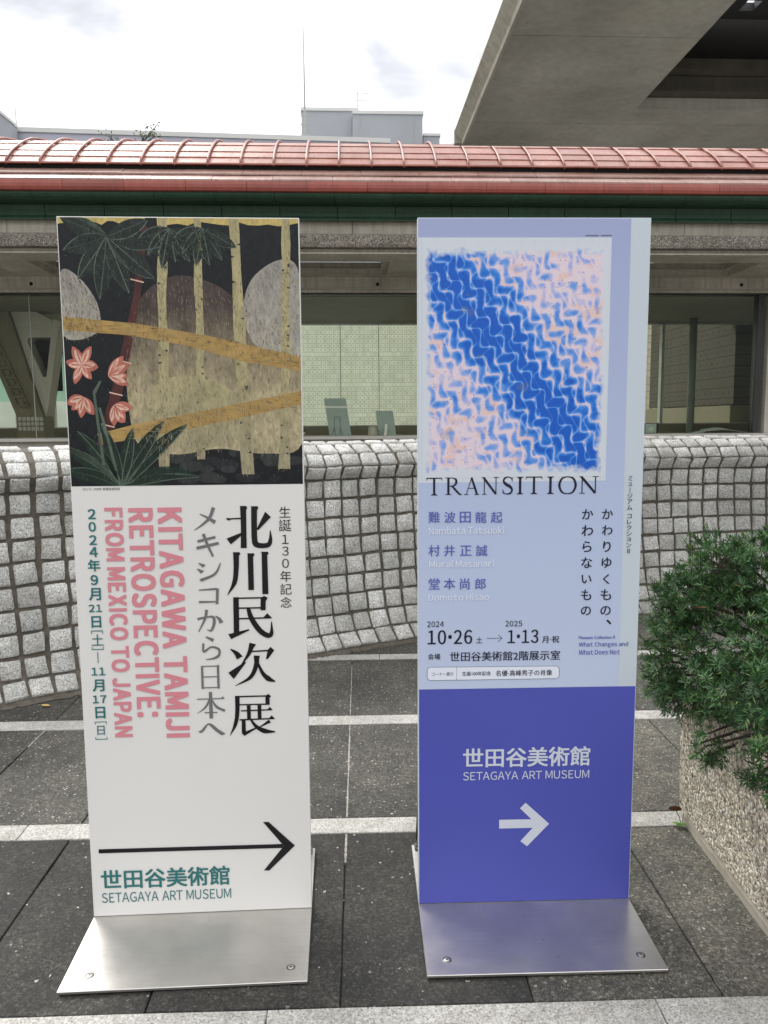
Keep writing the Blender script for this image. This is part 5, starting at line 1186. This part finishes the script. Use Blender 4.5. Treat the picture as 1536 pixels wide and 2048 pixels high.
# ---- lettering on both signs (metres on the board: left, bottom, right, top)
TEXTS = [
  ('L', 'title', '北', 'G', 'black', [0.0947, 1.0236, 0.2141, 1.1364]),
  ('L', 'title', '川', 'G', 'black', [0.0922, 0.8984, 0.2038, 1.0141]),
  ('L', 'title', '民', 'G', 'black', [0.0915, 0.779, 0.2114, 0.8953]),
  ('L', 'title', '次', 'G', 'black', [0.0885, 0.6493, 0.2134, 0.7682]),
  ('L', 'title', '展', 'G', 'black', [0.0877, 0.5088, 0.2102, 0.6252]),
  ('L', 'subtitle', 'メ', 'G', 'grey', [0.0111, 1.0732, 0.069, 1.135]),
  ('L', 'subtitle', 'キ', 'G', 'grey', [0.0152, 1.0024, 0.0749, 1.0656]),
  ('L', 'subtitle', 'シ', 'G', 'grey', [0.0147, 0.9362, 0.0788, 0.9873]),
  ('L', 'subtitle', 'コ', 'G', 'grey', [0.0174, 0.875, 0.0707, 0.9194]),
  ('L', 'subtitle', 'か', 'G', 'grey', [0.0111, 0.8006, 0.0797, 0.861]),
  ('L', 'subtitle', 'ら', 'G', 'grey', [0.0209, 0.7234, 0.0704, 0.7886]),
  ('L', 'subtitle', '日', 'G', 'grey', [0.0161, 0.6434, 0.0659, 0.7105]),
  ('L', 'subtitle', '本', 'G', 'grey', [0.0018, 0.5605, 0.078, 0.6347]),
  ('L', 'subtitle', 'へ', 'G', 'grey', [0.0028, 0.5121, 0.076, 0.5473]),
  ('L', 'anniversary', '生', 'h0', 'black', [0.233, 1.1042, 0.2641, 1.1332]),
  ('L', 'anniversary', '誕', 'h0', 'black', [0.2327, 1.0676, 0.2638, 1.0992]),
  ('L', 'anniversary', '1', 'h0', 'black', [0.2324, 1.0342, 0.2636, 1.0585]),
  ('L', 'anniversary', '3', 'h0', 'black', [0.2322, 1.0028, 0.2634, 1.0271]),
  ('L', 'anniversary', '0', 'h0', 'black', [0.2319, 0.9696, 0.2632, 0.9944]),
  ('L', 'anniversary', '年', 'h0', 'black', [0.2315, 0.9325, 0.2629, 0.962]),
  ('L', 'anniversary', '記', 'h0', 'black', [0.2312, 0.8973, 0.2627, 0.9274]),
  ('L', 'anniversary', '念', 'h0', 'black', [0.2309, 0.8624, 0.2624, 0.891]),
  ('L', 'english', 'KITAGAWA TAMIJI', 'rb', 'pink', [-0.0824, 0.5099, -0.0186, 1.1348]),
  ('L', 'english', 'RETROSPECTIVE:', 'rb', 'pink', [-0.1574, 0.5695, -0.0932, 1.1345]),
  ('L', 'english', 'FROM MEXICO TO JAPAN', 'rb', 'pink', [-0.2183, 0.5152, -0.1708, 1.1362]),
  ('L', 'date', '2', 'hb', 'teal', [-0.2656, 1.1069, -0.2338, 1.1334]),
  ('L', 'date', '0', 'hb', 'teal', [-0.2661, 1.0741, -0.2342, 1.0995]),
  ('L', 'date', '2', 'hb', 'teal', [-0.2659, 1.0391, -0.2339, 1.065]),
  ('L', 'date', '4', 'hb', 'teal', [-0.2659, 1.0069, -0.2339, 1.0337]),
  ('L', 'date', '年', 'hb', 'teal', [-0.2665, 0.9687, -0.2344, 1.0006]),
  ('L', 'date', '9', 'hb', 'teal', [-0.2676, 0.9325, -0.2355, 0.9595]),
  ('L', 'date', '月', 'hb', 'teal', [-0.2683, 0.8915, -0.2361, 0.9249]),
  ('L', 'date', '21', 'hb', 'teal', [-0.269, 0.857, -0.2367, 0.8839]),
  ('L', 'date', '日', 'hb', 'teal', [-0.2684, 0.8177, -0.236, 0.8494]),
  ('L', 'date', '土', 'h1', 'teal', [-0.2664, 0.7689, -0.2363, 0.8008]),
  ('L', 'date', '[', 'rbk', 'teal', [-0.2669, 0.8008, -0.2362, 0.8105]),
  ('L', 'date', ']', 'rbk', 'teal', [-0.2675, 0.7579, -0.2366, 0.7664]),
  ('L', 'date', '|', 'line', 'teal', [-0.2537, 0.722, -0.2517, 0.7519]),
  ('L', 'date', '11', 'hb', 'teal', [-0.2706, 0.6848, -0.2364, 0.7126]),
  ('L', 'date', '月', 'hb', 'teal', [-0.2721, 0.6439, -0.2378, 0.677]),
  ('L', 'date', '17', 'hb', 'teal', [-0.2712, 0.608, -0.2368, 0.6361]),
  ('L', 'date', '日', 'hb', 'teal', [-0.2709, 0.5689, -0.2365, 0.6015]),
  ('L', 'date', '日', 'h1', 'teal', [-0.2664, 0.5231, -0.2425, 0.5484]),
  ('L', 'date', '[', 'rbk', 'teal', [-0.2695, 0.5528, -0.2383, 0.5602]),
  ('L', 'date', ']', 'rbk', 'teal', [-0.2699, 0.51, -0.2386, 0.5174]),
  ('L', 'caption', '《ロバ》1928年 愛媛県美術館', 'w0', 'darkgrey', [-0.2695, 1.1815, -0.175, 1.1888]),
  ('L', 'museum_name', '世田谷美術館', 'wB', 'teal', [-0.2751, 0.0803, 0.0749, 0.1368]),
  ('L', 'museum_name', 'SETAGAYA ART MUSEUM', 'w0', 'teal', [-0.2756, 0.0406, 0.0774, 0.0696]),
  ('R', 'title', 'T', 'G', 'ink', [-0.2786, 1.1584, -0.2356, 1.2054]),
  ('R', 'title', 'R', 'G', 'ink', [-0.2275, 1.1587, -0.1836, 1.2058]),
  ('R', 'title', 'A', 'G', 'ink', [-0.1779, 1.159, -0.1373, 1.2062]),
  ('R', 'title', 'N', 'G', 'ink', [-0.1308, 1.1586, -0.086, 1.2066]),
  ('R', 'title', 'S', 'G', 'ink', [-0.0754, 1.1589, -0.0477, 1.207]),
  ('R', 'title', 'I', 'G', 'ink', [-0.0375, 1.1594, -0.0199, 1.2059]),
  ('R', 'title', 'T', 'G', 'ink', [-0.0142, 1.1595, 0.0307, 1.2063]),
  ('R', 'title', 'I', 'G', 'ink', [0.043, 1.1595, 0.0614, 1.206]),
  ('R', 'title', 'O', 'G', 'ink', [0.0728, 1.1587, 0.1228, 1.2064]),
  ('R', 'title', 'N', 'G', 'ink', [0.1289, 1.1589, 0.1806, 1.2067]),
  ('R', 'artist_name', '難', 'hm', 'violet', [-0.2717, 1.0852, -0.2423, 1.1151]),
  ('R', 'artist_name', '波', 'hm', 'violet', [-0.2297, 1.0848, -0.2003, 1.1147]),
  ('R', 'artist_name', '田', 'hm', 'violet', [-0.1889, 1.0843, -0.1595, 1.1143]),
  ('R', 'artist_name', '龍', 'hm', 'violet', [-0.1472, 1.0839, -0.1178, 1.1139]),
  ('R', 'artist_name', '起', 'hm', 'violet', [-0.1051, 1.0834, -0.0757, 1.1134]),
  ('R', 'artist_name', '村', 'hm', 'violet', [-0.2716, 0.9957, -0.2422, 1.0255]),
  ('R', 'artist_name', '井', 'hm', 'violet', [-0.2307, 0.9952, -0.2012, 1.025]),
  ('R', 'artist_name', '正', 'hm', 'violet', [-0.1868, 0.9947, -0.1573, 1.0245]),
  ('R', 'artist_name', '誠', 'hm', 'violet', [-0.1445, 0.9942, -0.1149, 1.024]),
  ('R', 'artist_name', '堂', 'hm', 'violet', [-0.2716, 0.9048, -0.242, 0.9354]),
  ('R', 'artist_name', '本', 'hm', 'violet', [-0.2305, 0.9043, -0.2008, 0.9348]),
  ('R', 'artist_name', '尚', 'hm', 'violet', [-0.1893, 0.9037, -0.1595, 0.9343]),
  ('R', 'artist_name', '郎', 'hm', 'violet', [-0.1472, 0.9032, -0.1174, 0.9338]),
  ('R', 'artist_latin', 'Nambata Tatsuoki', 'wm', 'white', [-0.2712, 1.0542, -0.0699, 1.074]),
  ('R', 'artist_latin', 'Murai Masanari', 'wm', 'white', [-0.2704, 0.9645, -0.0953, 0.984]),
  ('R', 'artist_latin', 'Domoto Hisao', 'wm', 'white', [-0.272, 0.8737, -0.1088, 0.8922]),
  ('R', 'motto', 'か', 'hm', 'ink', [0.1917, 1.0906, 0.2227, 1.1174]),
  ('R', 'motto', 'わ', 'hm', 'ink', [0.1921, 1.0472, 0.2229, 1.0741]),
  ('R', 'motto', 'り', 'hm', 'ink', [0.1926, 1.0014, 0.2231, 1.0306]),
  ('R', 'motto', 'ゆ', 'hm', 'ink', [0.193, 0.9576, 0.2233, 0.9868]),
  ('R', 'motto', 'く', 'hm', 'ink', [0.1934, 0.9135, 0.2235, 0.9408]),
  ('R', 'motto', 'も', 'hm', 'ink', [0.1938, 0.8691, 0.2237, 0.8996]),
  ('R', 'motto', 'の', 'hm', 'ink', [0.1942, 0.8276, 0.2239, 0.8531]),
  ('R', 'motto', '、', 'hm', 'ink', [0.2122, 0.801, 0.2256, 0.816]),
  ('R', 'motto', 'か', 'hm', 'ink', [0.1381, 1.0904, 0.169, 1.1179]),
  ('R', 'motto', 'わ', 'hm', 'ink', [0.1386, 1.0457, 0.1693, 1.0747]),
  ('R', 'motto', 'ら', 'hm', 'ink', [0.139, 1.0021, 0.1694, 1.0312]),
  ('R', 'motto', 'な', 'hm', 'ink', [0.1394, 0.9582, 0.1696, 0.9875]),
  ('R', 'motto', 'い', 'hm', 'ink', [0.1398, 0.9163, 0.1699, 0.9394]),
  ('R', 'motto', 'も', 'hm', 'ink', [0.1402, 0.8699, 0.17, 0.8994]),
  ('R', 'motto', 'の', 'hm', 'ink', [0.1406, 0.8283, 0.1702, 0.8529]),
  ('R', 'series_title', 'ミ', 'em', 'ink', [0.2578, 1.1914, 0.2734, 1.2069]),
  ('R', 'series_title', 'ュ', 'em', 'ink', [0.2579, 1.1759, 0.2735, 1.1914]),
  ('R', 'series_title', 'ー', 'em', 'ink', [0.258, 1.1603, 0.2736, 1.1759]),
  ('R', 'series_title', 'ジ', 'em', 'ink', [0.2581, 1.1448, 0.2738, 1.1604]),
  ('R', 'series_title', 'ア', 'em', 'ink', [0.2582, 1.1292, 0.2739, 1.1448]),
  ('R', 'series_title', 'ム', 'em', 'ink', [0.2583, 1.1135, 0.274, 1.1292]),
  ('R', 'series_title', 'コ', 'em', 'ink', [0.2585, 1.09, 0.2742, 1.1057]),
  ('R', 'series_title', 'レ', 'em', 'ink', [0.2586, 1.0743, 0.2743, 1.09]),
  ('R', 'series_title', 'ク', 'em', 'ink', [0.2587, 1.0586, 0.2744, 1.0743]),
  ('R', 'series_title', 'シ', 'em', 'ink', [0.2588, 1.0428, 0.2746, 1.0586]),
  ('R', 'series_title', 'ョ', 'em', 'ink', [0.2589, 1.027, 0.2747, 1.0428]),
  ('R', 'series_title', 'ン', 'em', 'ink', [0.259, 1.0112, 0.2748, 1.027]),
  ('R', 'series_title', 'Ⅱ', 'em', 'ink', [0.2591, 0.9953, 0.2749, 1.0112]),
  ('R', 'date', '2024', 'wm', 'ink', [-0.2753, 0.8011, -0.2306, 0.8172]),
  ('R', 'date', '2025', 'wm', 'ink', [-0.0636, 0.8001, -0.0178, 0.8158]),
  ('R', 'date', '10·26', 'wM', 'ink', [-0.2745, 0.7529, -0.1532, 0.7925]),
  ('R', 'date', '1·13', 'wM', 'ink', [-0.0569, 0.7529, 0.0271, 0.7904]),
  ('R', 'date', '土', 'hm', 'ink', [-0.1435, 0.7551, -0.1256, 0.7713]),
  ('R', 'date', '月·祝', 'wm', 'ink', [0.0373, 0.753, 0.0842, 0.7722]),
  ('R', 'venue', '会場', 'wm', 'ink', [-0.2733, 0.7108, -0.24, 0.7271]),
  ('R', 'venue', '世田谷美術館2階展示室', 'wm', 'ink', [-0.2137, 0.7048, 0.0876, 0.7314]),
  ('R', 'corner_note', 'コーナー展示', 'w0', 'ink', [-0.2628, 0.6641, -0.2035, 0.6744]),
  ('R', 'corner_note', '生誕100年記念', 'wm', 'ink', [-0.1801, 0.6638, -0.1018, 0.6759]),
  ('R', 'corner_note', '名優·高峰秀子の肖像', 'wm', 'ink', [-0.0884, 0.6613, 0.0663, 0.6777]),
  ('R', 'english_title', 'Museum Collection Ⅱ', 'wm', 'violet', [0.1377, 0.7618, 0.2365, 0.7708]),
  ('R', 'english_title', 'What Changes and', 'wm', 'violet', [0.1382, 0.737, 0.2738, 0.7534]),
  ('R', 'english_title', 'What Does Not', 'wm', 'violet', [0.1387, 0.7179, 0.2516, 0.7321]),
  ('R', 'museum_name', '世田谷美術館', 'wB', 'palewhite', [-0.1764, 0.4008, 0.1772, 0.4573]),
  ('R', 'museum_name', 'SETAGAYA ART MUSEUM', 'w0', 'palewhite', [-0.1761, 0.3644, 0.1758, 0.3885]),
]

acc = {}
def put(k, part, col, V_, F_):
    key = (k, part, col); vs_, fs_ = acc.setdefault(key, ([], [])); n0 = len(vs_)
    vs_ += [PF[k](u, v, .0014 + z) for u, v, z in V_]; fs_ += [tuple(i + n0 for i in f) for f in F_]
nline = 0
for (k, part, txt, style, col, (u0, v0, u1, v1)) in TEXTS:
    if style in ('rb', 'wm', 'w0', 'wB', 'wM') and part in ('english', 'artist_latin', 'english_title'): part = 'lettering'; nline += 1
    if style == 'G': V_, F_ = hand_mesh(txt)
    elif style == 'line': V_, F_ = np.array([(0, 0, 0), (1, 0, 0), (1, 1, 0), (0, 1, 0)], float), [(0, 1, 2, 3)]
    else:
        V_, F_ = run_mesh(txt, style)
        if style in ('rb', 'rbk') or (style == 'em' and txt == 'ー'): V_ = rot_cw(V_)
    if style == 'em':
        ref, _ = glyphs('ア', -.006); sc_ = (v1 - v0) * .86 / 1.0
        if txt in 'ュョ': V_ = V_.copy()
        cu, cv = (V_[:, 0].min() + V_[:, 0].max()) / 2, (V_[:, 1].min() + V_[:, 1].max()) / 2
        rh = ref[:, 1].max() - ref[:, 1].min(); sc_ = (v1 - v0) * .80 / rh
        V_ = np.c_[(V_[:, 0] - cu) * sc_ + (u0 + u1) / 2, (V_[:, 1] - cv) * sc_ + (v0 + v1) / 2, V_[:, 2]]
    else:
        a0, a1, b0, b1 = V_[:, 0].min(), V_[:, 0].max(), V_[:, 1].min(), V_[:, 1].max()
        sv2 = (v1 - v0) / max(b1 - b0, 1e-6); su = (u1 - u0) / max(a1 - a0, 1e-6)
        if style[0] == 'h': su = sv2 = min(sv2, su * 1.05) if txt not in ('1',) else sv2
        V_ = np.c_[(V_[:, 0] - (a0 + a1) / 2) * su + (u0 + u1) / 2, (V_[:, 1] - (b0 + b1) / 2) * sv2 + (v0 + v1) / 2, V_[:, 2]]
    put(k, part + ('' if part != 'lettering' else str(nline)), col, V_, F_)
def poly(k, part, col, pts, z=0.0): put(k, part, col, [(u, v, z) for u, v in pts], [tuple(range(len(pts)))])
poly('L', 'long_arrow', 'black', [(-.2772, .1979), (-.2772, .1862), (.2245, .1824), (.2245, .1941)])
poly('L', 'long_arrow', 'black', [(.2260, .1883), (.1694, .1181), (.1845, .1175), (.2564, .1883)], 1.2e-5); poly('L', 'long_arrow', 'black', [(.2564, .1883), (.1858, .2599), (.1703, .2604), (.2260, .1883)], 1.2e-5)
poly('R', 'white_arrow', 'palewhite', [(-.0745, .2470), (-.0742, .2212), (.030, .2212), (.030, .2468)])
poly('R', 'white_arrow', 'palewhite', [(.0300, .2325), (-.0140, .1824), (.0052, .1667), (.0663, .2322)], 1.2e-5); poly('R', 'white_arrow', 'palewhite', [(.0663, .2322), (-.0008, .2956), (-.0165, .2797), (.0300, .2325)], 1.2e-5)
def line(k, part, col, p, q, w_):
    p, q = Vector((*p, 0)), Vector((*q, 0)); d = (q - p).normalized(); n_ = Vector((-d.y, d.x, 0)) * w_ / 2
    put(k, part, col, [tuple(p + n_), tuple(p - n_), tuple(q - n_), tuple(q + n_)], [(0, 1, 2, 3)])
line('R', 'date_arrow', 'ink', (-.114, .7678), (-.0725, .7678), .0012); line('R', 'date_arrow', 'ink', (-.0722, .7678), (-.0828, .7775), .0012); line('R', 'date_arrow', 'ink', (-.0722, .7678), (-.0828, .7580), .0012)
box = [(-.2691, .6895), (.0785, .6874), (.0858, .6808), (.0863, .6590), (.0792, .6522), (-.2691, .6522), (-.2754, .6588), (-.2754, .6835)]
for i in range(8): line('R', 'note_frame', 'ink', box[i], box[(i + 1) % 8], .0009)
line('R', 'note_frame', 'ink', (-.1952, .6890), (-.1952, .6525), .0007)
poly('R', 'white_note_ground', 'white', box, -.0003)
NAMES = {'museum_name': 'museum_name_lettering', 'title': 'title_lettering', 'subtitle': 'subtitle_lettering', 'anniversary': 'anniversary_lettering', 'date': 'date_lettering', 'caption': 'caption_lettering', 'artist_name': 'artist_name_lettering', 'motto': 'motto_lettering', 'series_title': 'series_lettering', 'venue': 'venue_lettering', 'corner_note': 'corner_note_lettering'}
for (k, part, col), (vs_, fs_) in acc.items():
    part = part.rstrip('0123456789'); o = mesh_obj(NAMES.get(part, part), vs_, fs_, INK[col], BD[k])
    if len(fs_) > 8: tag(o, kind='stuff')
bpy.data.objects.remove(tob); bpy.data.curves.remove(tcv)
# tiny unreadable credit line above the artwork: a row of hairline marks
mb = MB(); rg = random.Random(9); u = .131
while u < .198:
    w_ = rg.uniform(.0012, .0026)
    if not .162 < u < .168: mb.add([PR(u, 1.8218, .0012), PR(u + w_, 1.8218, .0012), PR(u + w_, 1.8242, .0012), PR(u, 1.8242, .0012)], [(3, 2, 1, 0)])
    u += w_ + .0008
tag(mb.build('credit_line', INK['darkgrey'], RB), kind='stuff')
